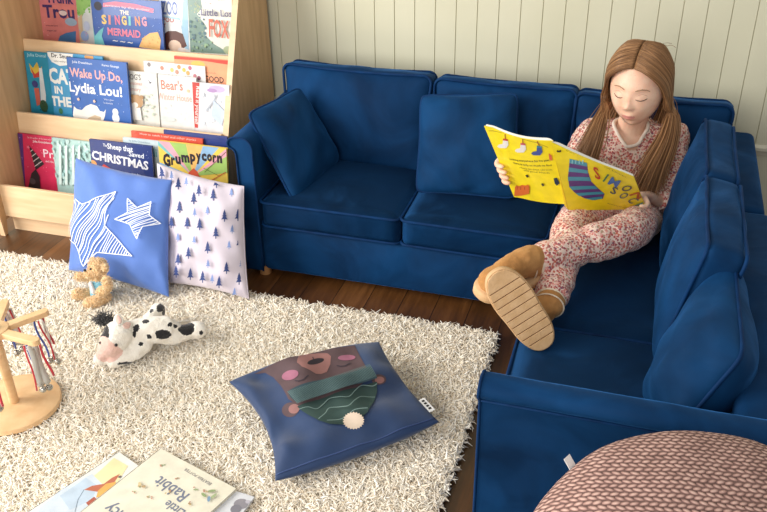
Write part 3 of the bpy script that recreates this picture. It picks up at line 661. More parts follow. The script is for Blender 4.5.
def backcush(c, w, h, d, rz, tilt, seed, pinch=.05, crown=.028):
    """cushion whose face looks along local -Y"""
    R = Matrix.Rotation(rz, 4, 'Z') @ Matrix.Rotation(-tilt, 4, 'X')
    mb = MB(); mb.soft(c, (w/2, d/2, h/2), .02, R, n=18, crown=(.0, crown, .006), pinch=pinch, wob=.007, seed=seed); o = obj('back_cushion', mb, VM, sofa)
    pp = MB(); m = Matrix.Translation(V(c)) @ R
    for y in (-d/2+.004, d/2-.004):
        P = []
        for (x, z) in rrect(-w/2, -h/2, w/2, h/2, .028, 6):
            u = x/(w/2); v = z/(h/2); P.append((x*(1-pinch*(1-v*v)), y, z*(1-pinch*(1-u*u))))
        Q = []
        for a, b in zip(P, P[1:]+P[:1]):
            for k in range(4):
                t = k/4; q = V(a).lerp(V(b), t)
                if abs(V(a).x-V(b).x) > .05 or abs(V(a).z-V(b).z) > .05:
                    u = q.x/(w/2); v = q.z/(h/2)
                    if abs(V(a).x-V(b).x) > .05: q.z = math.copysign(h/2*(1-pinch*(1-min(1, u*u))), q.z)
                    else: q.x = math.copysign(w/2*(1-pinch*(1-min(1, v*v))), q.x)
                Q.append(m @ (q+V((0, 0, .003*noise.noise(V((q.x*8, q.z*8, seed)))))))
        pp.tube(Q, .0043, 6, closed=True)
    obj('piping', pp, PM, o)
t7 = math.radians(9)
backcush((-.838, 2.425, .395), .475, .305, .078, 0, t7, 11, .045, .034); backcush((-.388, 2.428, .391), .418, .300, .075, 0, t7, 12, .03); backcush((.026, 2.428, .385), .425, .30, .075, 0, t7, 13, .03)
backcush((.165, 2.125, .392), .36, .30, .08, -PI/2, t7+.05, 14, .03); backcush((.165, 1.765, .39), .36, .305, .085, -PI/2, t7+.05, 15, .03)

# ================================================================== SCATTER CUSHIONS
def cushion(name, corners, th, mat, label, group=None, cat='cushion', pinch=.06, seed=0, pipe=None, **kw):
    mb, surf, E = pillow(corners, th, pinch=pinch, seed=seed, **kw)
    org = V((sum(c[0] for c in corners)/4, sum(c[1] for c in corners)/4, min(c[2] for c in corners)))
    o = obj(name, mb, mat, None, org); tag(o, label, cat, group)
    if pipe: pp = MB(); pp.tube(E, .0043, 6, closed=True); obj('piping', pp, pipe, o)
    return o, surf
SG = 'navy velvet scatter cushions on the sofa'
cushion('scatter_cushion', [ony(246, 113, 2.135), ony(299, 86, 2.36), ony(342, 160, 2.37)+V((0, 0, .0)), ony(294, 205, 2.09)], .058, M['velvet2'], 'navy velvet scatter cushion leaning against the left arm of the sofa', SG, pinch=.05, seed=1, pipe=PM, Tb=.05, rnd=.07)
cushion('scatter_cushion', [ony(420, 94, 2.335), ony(519, 92, 2.35), ony(517, 200, 2.225), ony(415, 193, 2.22)], .06, M['velvet2'], 'navy velvet scatter cushion propped in the middle of the back, behind the yellow book', SG, pinch=.05, seed=2, pipe=PM, Tb=.03, rnd=.06)
cushion('scatter_cushion', [ony(735, 250, 1.675), ony(744, 356, 1.33), ony(684, 425, 1.285), ony(640, 400, 1.47)], .062, M['velvet2'], 'large navy velvet scatter cushion leaning at the front end of the right seat', SG, pinch=.03, seed=3, pipe=PM, Tb=.10, rnd=.07)
# ---- printed cushions
def invsurf(surf, n=44, lo=-1.0, m=.985):
    """(u,v) of the spot on the cushion's front that the camera sees at (x,y)"""
    c0 = lo; U = [(lo+(1-lo)*i/n, lo+(1-lo)*j/n) for i in range(n+1) for j in range(n+1)]; Q = np.array([proj(surf(u, v)) for u, v in U])
    def f(x, y):
        u, v = U[int(np.argmin((Q[:, 0]-x)**2+(Q[:, 1]-y)**2))]
        for _ in range(6):
            e = 2e-3; p = proj(surf(u, v)); pu = proj(surf(min(1, u+e), v)); pv = proj(surf(u, min(1, v+e)))
            J = np.array([[(pu[0]-p[0])/e, (pv[0]-p[0])/e], [(pu[1]-p[1])/e, (pv[1]-p[1])/e]])
            if abs(np.linalg.det(J)) < 50: break
            d = np.linalg.solve(J, [x-p[0], y-p[1]]); k = min(1, .15/(np.abs(d).max()+1e-9)); u = max(lo*m, min(m, u+d[0]*k)); v = max(lo*m, min(m, v+d[1]*k))
        return (u, v)
    return f
def cprint(surf, quad, build, name, o, maxe=.045, lift=.0008, dl=.00012):
    h = invsurf(surf)
    P = Print(); build(P, h)
    cl = lambda a: max(-.985, min(.985, a))
    obj(name, P.mesh(lambda a, b, li: surf(cl(a), cl(b), 1, lift+dl*li), maxe=maxe), P.mats, o)
def clipseg(p, q, poly):
    """parts of segment p-q inside the polygon"""
    ts = [0, 1]; d = (q[0]-p[0], q[1]-p[1])
    for a, b in zip(poly, poly[1:]+poly[:1]):
        e = (b[0]-a[0], b[1]-a[1]); den = d[0]*e[1]-d[1]*e[0]
        if abs(den) < 1e-9: continue
        t = ((a[0]-p[0])*e[1]-(a[1]-p[1])*e[0])/den; s = ((a[0]-p[0])*d[1]-(a[1]-p[1])*d[0])/den
        if 0 <= s <= 1 and 0 < t < 1: ts.append(t)
    ts.sort(); out = []
    for t0, t1 in zip(ts, ts[1:]):
        m = (t0+t1)/2; x, y = p[0]+d[0]*m, p[1]+d[1]*m; ins = False
        for a, b in zip(poly, poly[1:]+poly[:1]):
            if (a[1] > y) != (b[1] > y) and x < (b[0]-a[0])*(y-a[1])/(b[1]-a[1])+a[0]: ins = not ins
        if ins: out.append(((p[0]+d[0]*t0, p[1]+d[1]*t0), (p[0]+d[0]*t1, p[1]+d[1]*t1)))
    return out
blueM = noisy('cornflower_cotton', (76, 112, 186), (86, 122, 196), 6, .75, .15, 40, .3)
lilacM = noisy('pale_lilac_cotton', (206, 196, 208), (214, 204, 215), 6, .8, .15, 40, .3)
navyM = noisy('dark_denim_cotton', (21, 50, 92), (27, 58, 102), 6, .7, .15, 40, .3)
c1 = [ony(76, 158, 2.055), ony(172, 180, 2.01), onz(169, 297, .028), onz(69, 270, .03)]
o, s = cushion('star_cushion', c1, .055, blueM, 'blue cushion with white scribbled stars leaning on the bookcase', 'printed cushions on the rug', pinch=.05, seed=4, Tb=.03, wr=.007, power=.42)
wp = flat((236, 240, 250), .7)
def stars(P, h):
    z = lambda x, y: (x/2.846, 120+y/2.846)
    big = [z(*p) for p in [(196, 222), (237, 240), (332, 204), (300, 299), (378, 387), (279, 377), (240, 416), (216, 352), (196, 338)]]
    sm = [z(*p) for p in [(369, 224), (395, 250), (435, 233), (430, 271), (462, 295), (412, 303), (395, 338), (375, 297), (333, 283), (369, 264)]]
    for poly, ang, gap, w in ((big, math.radians(-62), 2.6, .015), (sm, math.radians(-20), 1.8, .012)):
        d = (math.cos(ang), math.sin(ang)); nn = (-d[1], d[0]); cx = sum(p[0] for p in poly)/len(poly); cy = sum(p[1] for p in poly)/len(poly)
        R = random.Random(3)
        for k in range(-26, 27):
            off = k*gap+R.uniform(-.3, .3); tl = R.uniform(-.06, .06); dd = (math.cos(ang+tl), math.sin(ang+tl))
            p = (cx+nn[0]*off-dd[0]*90, cy+nn[1]*off-dd[1]*90); q = (cx+nn[0]*off+dd[0]*90, cy+nn[1]*off+dd[1]*90)
            for a, b in clipseg(p, q, poly): P.line([h(*a), h(*b)], w*R.uniform(.7, 1.25), wp)
        P.line([h(*p) for p in poly+poly[:1]], .016, wp)
cprint(s, [(76, 158), (172, 180), (169, 297), (69, 270)], stars, 'star_print', o)
c2 = [ony(157, 163, 2.085), ony(244, 186, 2.02), onz(249, 299, .028), onz(170, 283, .03)]
o, s = cushion('tree_cushion', c2, .060, lilacM, 'pale lilac cushion printed with small navy fir trees, between the bookcase and sofa', 'printed cushions on the rug', pinch=.05, seed=5, Tb=.03, wr=.007, power=.42)
def trees(P, h):
    big = flat((48, 66, 122), .7); sml = flat((122, 144, 196), .7)
    L = [(508, 180, 1), (552, 222, 1), (608, 212, 1), (660, 205, 0), (512, 247, 1), (592, 257, 0), (641, 272, 1), (535, 292, 1), (571, 296, 1), (617, 320, 1), (491, 290, 1), (510, 333, 0), (556, 340, 0), (595, 362, 1), (656, 355, 0), (541, 377, 1), (512, 395, 1), (597, 408, 0), (650, 420, 1), (692, 408, 0), (548, 437, 1), (583, 445, 1), (630, 460, 1), (674, 488, 0), (684, 270, 1), (668, 310, 0), (624, 176, 1), (562, 262, 0), (612, 450, 0), (510, 430, 1), (690, 345, 1), (470, 150, 1), (498, 158, 0), (540, 175, 0), (576, 200, 1), (690, 450, 1)]
    for zx, zy, b in L:
        x, y = zx/2.846, 120+zy/2.846; k = 1.0 if b else .72; hh = 6.2*k; ww = 3.3*k; m = big if b else sml
        for a0, a1, w in ((-1, -.25, .5), (-.6, .15, .75), (-.2, .65, 1)): P.poly([h(x, y+hh*a0), h(x+ww*w, y+hh*a1), h(x+ww*w*.35, y+hh*(a1-.08)), h(x-ww*w*.35, y+hh*(a1-.08)), h(x-ww*w, y+hh*a1)], m)
        P.poly([h(x-.5*k, y+hh*.55), h(x+.5*k, y+hh*.55), h(x+.5*k, y+hh), h(x-.5*k, y+hh)], m)
cprint(s, [(157, 163), (244, 186), (249, 299), (170, 283)], trees, 'tree_print', o)
pp = MB(); pp.tube([s(1, -1+2*k/30, 1, .0)+V((.0, -.002, 0)) for k in range(31)], .0016, 5); obj('seam', pp, lilacM, o)
cb = [onz(229, 382, .088), onz(379, 342, .092), onz(439, 422, .058), onz(275, 481, .048)]
_ur = (cb[1]-cb[0]+cb[2]-cb[3]).normalized(); _uu = (cb[0]-cb[3]+cb[1]-cb[2]).normalized()
bsag = lambda u, v: _uu*(.020*(1-u*u)*max(0, v)**2-.012*(1-u*u)*max(0, -v)**2)+_ur*(.030*(1-v*v)*max(0, -u)**2-.012*(1-v*v)*max(0, u)**2)
o, s = cushion('bear_cushion', cb, .036, navyM, 'navy cushion with a sleeping bear in a green scarf, lying on the rug', 'printed cushions on the rug', pinch=.012, seed=6, Tb=.045, wr=.007, power=.4, sag=bsag)
def bear(P, h):
    z = lambda x, y: h(265+x/4.652, 330+y/4.652); q = lambda L: [z(*p) for p in L]
    br = flat((88, 68, 72), .75); mz = flat((150, 106, 102), .75); nk = flat((42, 32, 42), .7); ck = flat((156, 98, 120), .75); ey = flat((52, 42, 54), .7); t1 = flat((84, 110, 110), .75); t2 = flat((46, 68, 78), .75); gr = flat((46, 70, 66), .75); wv = flat((112, 136, 132), .75); cr = flat((222, 202, 182), .75)
    def ell(c, rx, ry, m, rot=0, n=22, sp=0):
        pts = []
        for i in range(n):
            k = 1+sp*(i % 2); a = 2*PI*i/n; x = rx*k*math.cos(a); y = ry*k*math.sin(a); pts.append((c[0]+x*math.cos(rot)-y*math.sin(rot), c[1]+x*math.sin(rot)+y*math.cos(rot)))
        P.poly(q(pts), m)
    P.poly(q([(-52, 206), (0, 200), (40, 222), (75, 262), (108, 322), (180, 380), (300, 330), (420, 280), (496, 205), (470, 172), (440, 120), (416, 60), (200, 110), (60, 148)]), br)
    ell((118, 372), 40, 34, br, -.3); ell((135, 368), 26, 22, mz, -.3); ell((530, 232), 34, 24, br); ell((533, 234), 22, 16, mz)
    P.poly(q([(148, 152), (160, 132), (200, 114), (250, 110), (290, 110), (307, 124), (304, 160), (288, 196), (262, 206), (238, 206), (212, 190), (172, 172)]), mz)
    ell((236, 148), 40, 13, nk, -.22); P.line(q([(222, 128), (226, 140)]), .012, nk)
    ell((117, 212), 40, 22, ck, -.3); ell((380, 131), 41, 13, ck, -.04)
    P.line(q([(140, 238), (156, 240), (178, 234), (202, 214)]), .017, ey); P.line(q([(335, 168), (352, 172), (374, 169), (396, 157)]), .017, ey)
    P.poly(q([(150, 360), (520, 244), (521, 290), (505, 340), (478, 385), (440, 420), (400, 438), (350, 443), (300, 440), (250, 424), (205, 400), (170, 378)]), gr)
    for w in ([(160, 372), (200, 362), (240, 372), (270, 352), (300, 326), (350, 318), (390, 318), (420, 290), (450, 268), (500, 272), (520, 262)], [(250, 424), (280, 400), (300, 376), (350, 372), (390, 366), (420, 340), (450, 326), (510, 330)], [(290, 438), (350, 434), (390, 410), (420, 390), (476, 384)]):
        P.line([(a.x, a.y) for a in catmull([V((*p, 0)) for p in q(w)], 5)], .013, wv)
    P.poly(q([(106, 308), (490, 190), (522, 246), (152, 362), (120, 336)]), t2)
    for k in range(64):
        t = k/64; a = (106+(490-106)*t, 308+(190-308)*t); b = (152+(522-152)*t, 362+(246-362)*t); P.line(q([a, b]), .0085, t1)
    ell((412, 455), 44, 36, cr, 0, 44, .16)
cprint(s, [(229, 383), (379, 342), (439, 422), (275, 481)], bear, 'bear_print', o)
E2 = [s(-.99+1.98*k/40, -.93, 1, .0006) for k in range(41)]
pp = MB(); pp.tube(E2, .0016, 5); obj('seam', pp, flat((60, 82, 132), .7), o)
mb = MB(); a = s(.985, -.52); b = s(.985, -.80); dx = (a-b).cross(V((0, 0, 1))).normalized()*-.016
if dx.x < 0: dx = -dx
mb.prism([(0, 0), (1, 0), (1, 1), (0, 1)], lambda u, v: a.lerp(b, u)+dx*v+V((0, 0, .0)), lambda u, v: a.lerp(b, u)+dx*v+V((0, 0, .0012))); lb = obj('care_tag', mb, flat((232, 232, 232), .6), o, smooth=False)
P = Print(); u0 = (a-b).normalized()
for i in range(4): P.rect(.12+.2*i, .25, .25+.2*i, .7, M['black'])
obj('tag_print', P.mesh(lambda u, v, li: a.lerp(b, u)+dx*v+V((0, 0, .0016))), P.mats, lb, smooth=False)

# ================================================================== KNIT-PRINT POUF
def knitmat():
    m, nt, b = newmat('pink_knit_print')
    tc = N(nt, 'ShaderNodeTexCoord'); mp = N(nt, 'ShaderNodeMapping'); nt.links.new(tc.outputs['Object'], mp.inputs['Vector']); mp.inputs['Rotation'].default_value = (0, 0, math.radians(-8))
    dn = N(nt, 'ShaderNodeTexNoise', i_Scale=14.0, i_Detail=2.0); nt.links.new(mp.outputs[0], dn.inputs['Vector'])
    av = N(nt, 'ShaderNodeVectorMath', operation='MULTIPLY_ADD'); nt.links.new(dn.outputs['Color'], av.inputs[0]); av.inputs[1].default_value = (.006, .006, .006); nt.links.new(mp.outputs[0], av.inputs[2])
    sx = N(nt, 'ShaderNodeSeparateXYZ'); nt.links.new(av.outputs[0], sx.inputs[0])
    def mth(op, *a):
        n = N(nt, 'ShaderNodeMath', operation=op)
        for i, q in enumerate(a):
            if hasattr(q, 'is_output'): nt.links.new(q, n.inputs[i])
            else: n.inputs[i].default_value = q
        return n.outputs[0]
    Y = mth('ADD', mth('MULTIPLY', sx.outputs['Y'], 132), mth('MULTIPLY', sx.outputs['Z'], 80)); row = mth('FLOOR', Y); fy = mth('SUBTRACT', mth('FRACT', Y), .5)
    odd = mth('MODULO', mth('ABSOLUTE', row), 2); X = mth('ADD', mth('MULTIPLY', sx.outputs['X'], 96), mth('MULTIPLY', odd, .5)); fx = mth('SUBTRACT', mth('FRACT', X), .5)
    sl = mth('MULTIPLY', fy, mth('MULTIPLY', mth('SUBTRACT', odd, .5), 1.1)); fx2 = mth('ADD', fx, sl)
    d = mth('ADD', mth('MULTIPLY', mth('POWER', mth('ABSOLUTE', fx2), 2), 3.6), mth('MULTIPLY', mth('POWER', mth('ABSOLUTE', fy), 2), 4.0))
    wn = N(nt, 'ShaderNodeTexNoise', i_Scale=60.0, i_Detail=4.0); nt.links.new(mp.outputs[0], wn.inputs['Vector'])
    v = mth('ADD', d, mth('MULTIPLY', mth('SUBTRACT', wn.outputs['Fac'], .5), .95))
    r = ramp(nt, [(.0, (208, 174, 162)), (.3, (182, 144, 134)), (.6, (148, 112, 104)), (.95, (106, 78, 72))]); nt.links.new(v, r.inputs['Fac'])
    nt.links.new(r.outputs['Color'], b.inputs['Base Color']); b.inputs['Roughness'].default_value = .85
    bp = N(nt, 'ShaderNodeBump', i_Strength=.35, i_Distance=.003, invert=True); nt.links.new(v, bp.inputs['Height']); nt.links.new(bp.outputs['Normal'], b.inputs['Normal'])
    return m
PC = V((.166, .83, 0)); mb = MB()
def pf(u, v):
    a = 2*PI*u; ph = PI*v
    z = -math.cos(ph); rr = abs(math.sin(ph))**.55
    w = 1+.012*math.sin(5*a+1)+.02*noise.noise(V((math.cos(a)*1.5, math.sin(a)*1.5, z*2)))
    zz = .305+.315*math.copysign(abs(z)**.9, z)*(1+.03*noise.noise(V((3*rr*math.cos(a), 3*rr*math.sin(a), 5))))
    return PC+V((.262*rr*w*math.cos(a), .245*rr*w*math.sin(a), zz))
mb.grid(pf, 64, 40)
bm = bmesh.new(); vv = [bm.verts.new(p) for p in mb.v]
for f in mb.f:
    try: bm.faces.new([vv[i] for i in f])
    except ValueError: pass
bmesh.ops.remove_doubles(bm, verts=bm.verts[:], dist=1e-4); mb = MB(); mb.bm(bm)
pouf = obj('beanbag_pouf', mb, knitmat(), None, PC); tag(pouf, 'round pouf with pink knit-stitch print in front of the sofa arm', 'pouf')
best = min(((u/90, .5+v/90) for u in range(90) for v in range(45)), key=lambda q: (proj(pf(*q))[0]-568)**2+(proj(pf(*q))[1]-463)**2)
tb0 = pf(*best); tn = (tb0-(PC+V((0, 0, .3)))).normalized(); ts = tn.cross(V((0, 0, 1))).normalized(); tu = V((0, 0, 1))
mb = MB(); mb.prism([(-.007, -.004), (.007, -.004), (.007, .016), (-.007, .016)], lambda a, b: tb0+tn*b+ts*a, lambda a, b: tb0+tn*b+ts*a+tu*.0012); obj('care_tag', mb, flat((240, 240, 240), .6), pouf, smooth=False)
pp = MB(); pp.tube([pf(k/64, .62)+V((0, 0, .0)) for k in range(64)], .003, 6, closed=True); obj('seam', pp, flat((150, 112, 108), .8), pouf)

# ================================================================== SHAG RUG
RX0, RX1, RY0, RY1 = -2.9, -.292, -.5, 1.935
rugM = island('cream_wool_pile', [(0, (240, 226, 205)), (.3, (247, 237, 220)), (.7, (251, 244, 231)), (1, (253, 249, 241))], .95, .0, spec=.1)
rb = MB(); rb.box((RX0, RY0, 0.0), (RX1, RY1, .011), .004)
rug = obj('shag_rug', rb, noisy('cream_rug_backing', (236, 224, 202), (246, 236, 216), 30, .95), None, (-1.6, .7, 0)); tag(rug, 'cream shag rug covering the floor before the sofa', 'rug')
nP = 150000; XY = np.stack([-2.35+(RX1+2.35)*rng.random(nP), .72+(RY1-.72)*rng.random(nP)], 1)
keep = np.hypot(XY[:, 0]+1.352, XY[:, 1]-1.312) > .105
for cx_, cy_, an_, w_, l_ in ((-1.016, 1.232, -22, .20, .27), (-.927, 1.262, -16.6, .226, .285)):
    a_ = math.radians(an_); dx_, dy_ = XY[:, 0]-cx_, XY[:, 1]-cy_; p_ = dx_*math.cos(a_)+dy_*math.sin(a_); q_ = dx_*math.sin(a_)-dy_*math.cos(a_)
    keep &= ~((p_ > .012) & (p_ < w_-.012) & (q_ > .012) & (q_ < l_))
XY = XY[keep]; hz = np.zeros(len(XY)); Pp = np.column_stack([XY, np.full(len(XY), .009)])
Nn = np.column_stack([rng.normal(0, .35, len(XY)), rng.normal(0, .35, len(XY)), np.ones(len(XY))])
# pile leans out over the edges
eR = np.clip(1-(RX1-XY[:, 0])/.02, 0, 1); eB = np.clip(1-(RY1-XY[:, 1])/.02, 0, 1); Nn[:, 0] += eR*1.1; Nn[:, 1] += eB*1.1
pl = tufts('pile', Pp, Nn, .0175, .0023, rugM, rug, curl=1.3, seg=3, ns=4, lean=.95); pl['kind'] = 'stuff'
# ================================================================== PICTURE BOOKS ON THE RUG
def rug_book(c, ang, w, l, z, th, cover, label, art, lean=(0, 0)):
    v1 = V((math.cos(ang), math.sin(ang), lean[0])); v2 = V((math.sin(ang), -math.cos(ang), lean[1])); up = V((0, 0, 1))
    W = lambda a, b, d=0: V((c[0], c[1], z))+v1*a+v2*b+up*d
    root = empty('picture_book', W(w/2, l/2), label, 'book', 'picture books lying on the rug')
    q = [(0, 0), (w, 0), (w, l), (0, l)]; mb = MB()
    mb.prism(q, lambda a, b: W(a, b, th-.0012), lambda a, b: W(a, b, th), bev=.0004); mb.prism(q, lambda a, b: W(a, b, 0), lambda a, b: W(a, b, .0012)); mb.prism([(0, 0), (.0016, 0), (.0016, l), (0, l)], lambda a, b: W(a, b, 0), lambda a, b: W(a, b, th))
    obj('cover', mb, flat([q*.93 for q in cover], .4, coat=.15), root, smooth=False)
    q2 = [(.002, .002), (w-.002, .002), (w-.002, l-.002), (.002, l-.002)]; mb = MB(); mb.prism(q2, lambda a, b: W(a, b, .0013), lambda a, b: W(a, b, th-.0013)); obj('pages', mb, M['paper'], root, smooth=False)
    n = V((0, 0, 1)).cross(v1)
    def A(x, y):
        nn = v1.cross(v2); P = onplane(x, y, W(0, 0, th), nn); d = P-W(0, 0, th); return (d.dot(v1), d.dot(v2))
    P = Print(); art(P, A)
    for i, (pts, fs, mi) in enumerate(P.items): P.items[i] = ([(min(max(a[0], .0008), w-.0008), min(max(a[1], .0008), l-.0008)) for a in pts], fs, mi)
    obj('cover_print', P.mesh(lambda a, b, li: W(a, b, th+.0004+.00007*li)), P.mats, root, smooth=False)
    return root
def art_water(P, A):
    def B(pts, c): P.poly([A(*p) for p in pts], K(*c))
    B([(92, 478), (114, 458), (128, 466), (118, 482), (104, 486)], (246, 232, 180)); B([(40, 508), (60, 488), (92, 474), (102, 484), (100, 498), (80, 520), (30, 520)], (214, 226, 238)); B([(60, 496), (86, 478), (98, 486), (92, 500), (70, 510)], (196, 214, 232))
    B([(84, 490), (92, 486), (104, 484), (112, 478), (120, 474), (112, 486), (98, 492)], (196, 110, 84)); B([(98, 491), (106, 484), (116, 482), (114, 490), (104, 496), (96, 498)], (234, 178, 96)); B([(86, 503), (94, 497), (99, 501), (90, 508)], (176, 90, 72)); P.line([A(84, 490), A(78, 500), A(75, 512)], .0012, K(120, 140, 160)); E_(P, A, (120, 477), 2, 2, (110, 100, 100))
rug_book((-1.016, 1.232), math.radians(-22), .20, .27, .0275, .0065, (238, 238, 232), 'pale picture book with blue and yellow watercolour wash, under the cream one on the rug', art_water)
def art_rabbit(P, A):
    P.flip = -1
    dk = K(120, 128, 150); R = random.Random(4)
    def tx(body, a, b, h, m, bold=.01):
        p, q = A(*a), A(*b); P.text(body, p, q, h, m, bold)
    # the lettering runs from lower right to upper left, its tops towards the camera
    tx('Rabbit', (190, 494.5), (161, 476), .028, dk, .012); tx('Little', (186, 511), (169, 500), .020, dk, .012); tx('gency', (139, 521), (111, 503), .026, dk, .012)
    tx('BEATRIX POTTER', (212, 483.5), (186, 468), .0075, K(130, 124, 130), .0)
    for x, y in ((141, 486), (163, 466), (178, 478), (196, 489), (150, 498), (206, 492), (135, 493), (190, 504), (168, 493)):
        for k in range(4): E_(P, A, (x+R.uniform(-2.4, 2.4), y+R.uniform(-1.4, 1.4)), R.uniform(.8, 1.6), R.uniform(.6, 1.1), R.choice([(206, 176, 120), (196, 140, 120), (160, 176, 130), (180, 150, 110)]))
    E_(P, A, (140, 485), 3.4, 1.6, (226, 206, 160), .5); E_(P, A, (144, 487.5), 2.6, 1.8, (190, 160, 120), -.4)
    for x, y, a in ((204, 496, .2), (209, 500, .9), (214, 497, 1.6), (212, 492, 2.4)): E_(P, A, (x, y), 4.6, 1.6, [(150, 170, 120), (126, 160, 190), (214, 180, 140), (170, 186, 140)][int(a*2) % 4], a)
rug_book((-.927, 1.262), math.radians(-16.6), .226, .285, .0335, .007, (240, 234, 214), 'cream picture book with upside-down grey title lettering, on top of the others on the rug', art_rabbit)
def art_grey(P, A):
    E_(P, A, (241, 504), 8, 6, (150, 146, 156)); E_(P, A, (236, 509), 6, 5, (130, 128, 140)); E_(P, A, (248, 502), 3, 2, (196, 192, 204))
p = onz(254.5, 496.5, .034); rug_book((p.x-.15*math.cos(-.1)-.0, p.y+.15*math.sin(.1)), -.1, .15, .20, .0272, .006, (228, 230, 236), 'pale picture book with a grey patch, peeping out beneath the cream one', art_grey)

# ================================================================== WOODEN BELL TOY
BT = V((-1.352, 1.312, .02))
toy = empty('bell_toy', BT, 'wooden bell toy with round base and ribbons hanging from its arms, at the left edge', 'toy')
mb = MB()
def disc(mb, c, r, h, bev=.004, n=56):
    prof = [(r-bev, 0), (r, bev), (r, h-bev), (r-bev*.3, h-bev*.3), (r-bev, h)]
    rings = [[V(c)+V((q[0]*math.cos(2*PI*k/n), q[0]*math.sin(2*PI*k/n), q[1])) for k in range(n)] for q in prof]; mb.loft(rings)
disc(mb, BT, .108, .017); obj('base', mb, M['beech'], toy, auto=40)
mb = MB(); mb.tube([BT+V((0, 0, .015)), BT+V((0, 0, .225))], .0115, 20); obj('post', mb, M['beech'], toy, auto=40)
mb = MB(); disc(mb, BT+V((0, 0, .212)), .034, .020, .003, 40); obj('hub', mb, M['beech'], toy, auto=40)
mb = MB(); mb.ball(BT+V((0, 0, .239)), .010, 16); obj('knob', mb, M['chrome'], toy)
glit = island('silver_ribbon', [(0, (196, 192, 184)), (1, (222, 220, 214))], .35); redM = flat((196, 36, 52), .5, .3); bluM = flat((52, 76, 166), .5, .3)
for k in range(6):
    a = math.radians(-4+60*k); d = V((math.cos(a), math.sin(a), 0)); n = V((-d.y, d.x, 0)); o0 = BT+V((0, 0, .216)); mb = MB(); L = .128
    poly = [(.028, -.011)]+[(L-.011+.011*math.cos(t), .011*math.sin(t)) for t in [math.radians(-90+22.5*i) for i in range(9)]]+[(.028, .011)]
    mb.prism(poly, lambda u, v: o0+d*u+n*v, lambda u, v: o0+d*u+n*v+V((0, 0, .014)), bev=.002); obj('arm', mb, M['beech'], toy, smooth=False)
    for j, (u, v, m, w) in enumerate(((.105, -.008, glit, .0085), (.104, .004, glit, .0085), (.112, .012, redM, .003), (.090, -.001, bluM, .0026), (.098, -.0145, redM, .0022))):
        top = o0+d*u+n*v; bot = top+V((0, 0, -.108-.01*math.sin(j*2+k)))+d*.012+n*(v*.6); mb = MB()
        if m is glit:
            pts = [top.lerp(bot, t)+d*(.003*math.sin(t*6+j)) for t in [i/8 for i in range(9)]]
            mb.loft([[p_+n*w+d*.0008, p_-n*w+d*.0008, p_-n*w-d*.0008, p_+n*w-d*.0008] for p_ in pts])
        else:
            mb.tube([top.lerp(bot, t)+d*(.003*math.sin(t*6+j)) for t in [i/8 for i in range(9)]], w, 6)
        obj('ribbon', mb, m, toy)
        if j in (0, 1, 3):
            mb = MB(); b = bot+V((0, 0, -.012)); mb.ball(b, .0085, 16); mb.tube([b+V((.0086*math.cos(t), .0086*math.sin(t), 0)) for t in [2*PI*i/20 for i in range(20)]], .0011, 5, closed=True); mb.tube([b+V((0, .0034*math.cos(t), .0105+.0034*math.sin(t))) for t in [2*PI*i/12 for i in range(12)]], .0008, 5, closed=True); obj('bell', mb, M['chrome'], toy)

# ================================================================== PLUSH COW
def z5(x, y): return (85+x/5.9, 290+y/5.9)
def cw(x, y, z): return onz(*z5(x, y), z+.008)
cow = empty('plush_cow', cw(360, 330, .02), 'floppy black and white plush cow lying on the rug', 'soft toy')
mb = MB()
mb.tube(catmull([cw(250, 265, .07), cw(330, 245, .075), cw(420, 235, .075), cw(500, 235, .065)], 5), [.034]*4+[.036]*4+[.036]*4+[.036]*3+[.03], 16, round_=True)
mb.tube(catmull([cw(490, 270, .055), cw(560, 262, .05), cw(640, 238, .048), cw(668, 236, .05)], 4), [.024]*4+[.022]*4+[.024]*5, 14, round_=True)
mb.tube(catmull([cw(380, 190, .06), cw(415, 150, .062), cw(428, 125, .066)], 4), [.022]*4+[.022]*5, 14, round_=True)
mb.tube(catmull([cw(345, 325, .05), cw(275, 378, .040), cw(175, 418, .032)], 4), [.024]*4+[.02]*5, 14, round_=True)
mb.tube(catmull([cw(260, 250, .05), cw(180, 330, .045), cw(95, 405, .038)], 4), [.022]*4+[.02]*5, 14, round_=True)
HC = cw(195, 262, .09); MZ = cw(140, 345, .066)
mb.ball(HC, (.038, .036, .038), 20); mb.ball(HC.lerp(MZ, .5), (.036, .032, .032), 20); mb.ball(MZ, (.030, .025, .022), 20)
bod = remesh(mb, .003, 8); displace(bod, lambda p: .0012*noise.noise(p*130)+.002*noise.noise(p*40))
white = noisy('cream_plush', (236, 228, 214), (248, 243, 234), 40, .95, .5, 260, .5); blk = noisy('black_plush', (18, 17, 20), (34, 32, 36), 40, .95, .5, 260, .5); pink = noisy('pink_plush', (226, 186, 172), (236, 200, 188), 40, .95, .5, 260, .5)
SP = [(122, 250, 36, 56, .10), (440, 270, 42, 30, .095), (366, 280, 14, 14, .09), (600, 230, 46, 38, .07), (505, 203, 12, 13, .09), (370, 182, 22, 10, .10), (305, 225, 18, 22, .10), (440, 105, 20, 26, .085), (397, 120, 13, 12, .08), (548, 207, 24, 13, .06), (118, 412, 20, 16, .05), (325, 320, 14, 12, .07), (265, 268, 9, 22, .11), (235, 432, 40, 9, .03), (690, 250, 10, 14, .05), (460, 135, 10, 20, .075)]
SPW = [(cw(a, b, z), c/5.9*.00256, d/5.9*.00256) for a, b, c, d, z in SP]
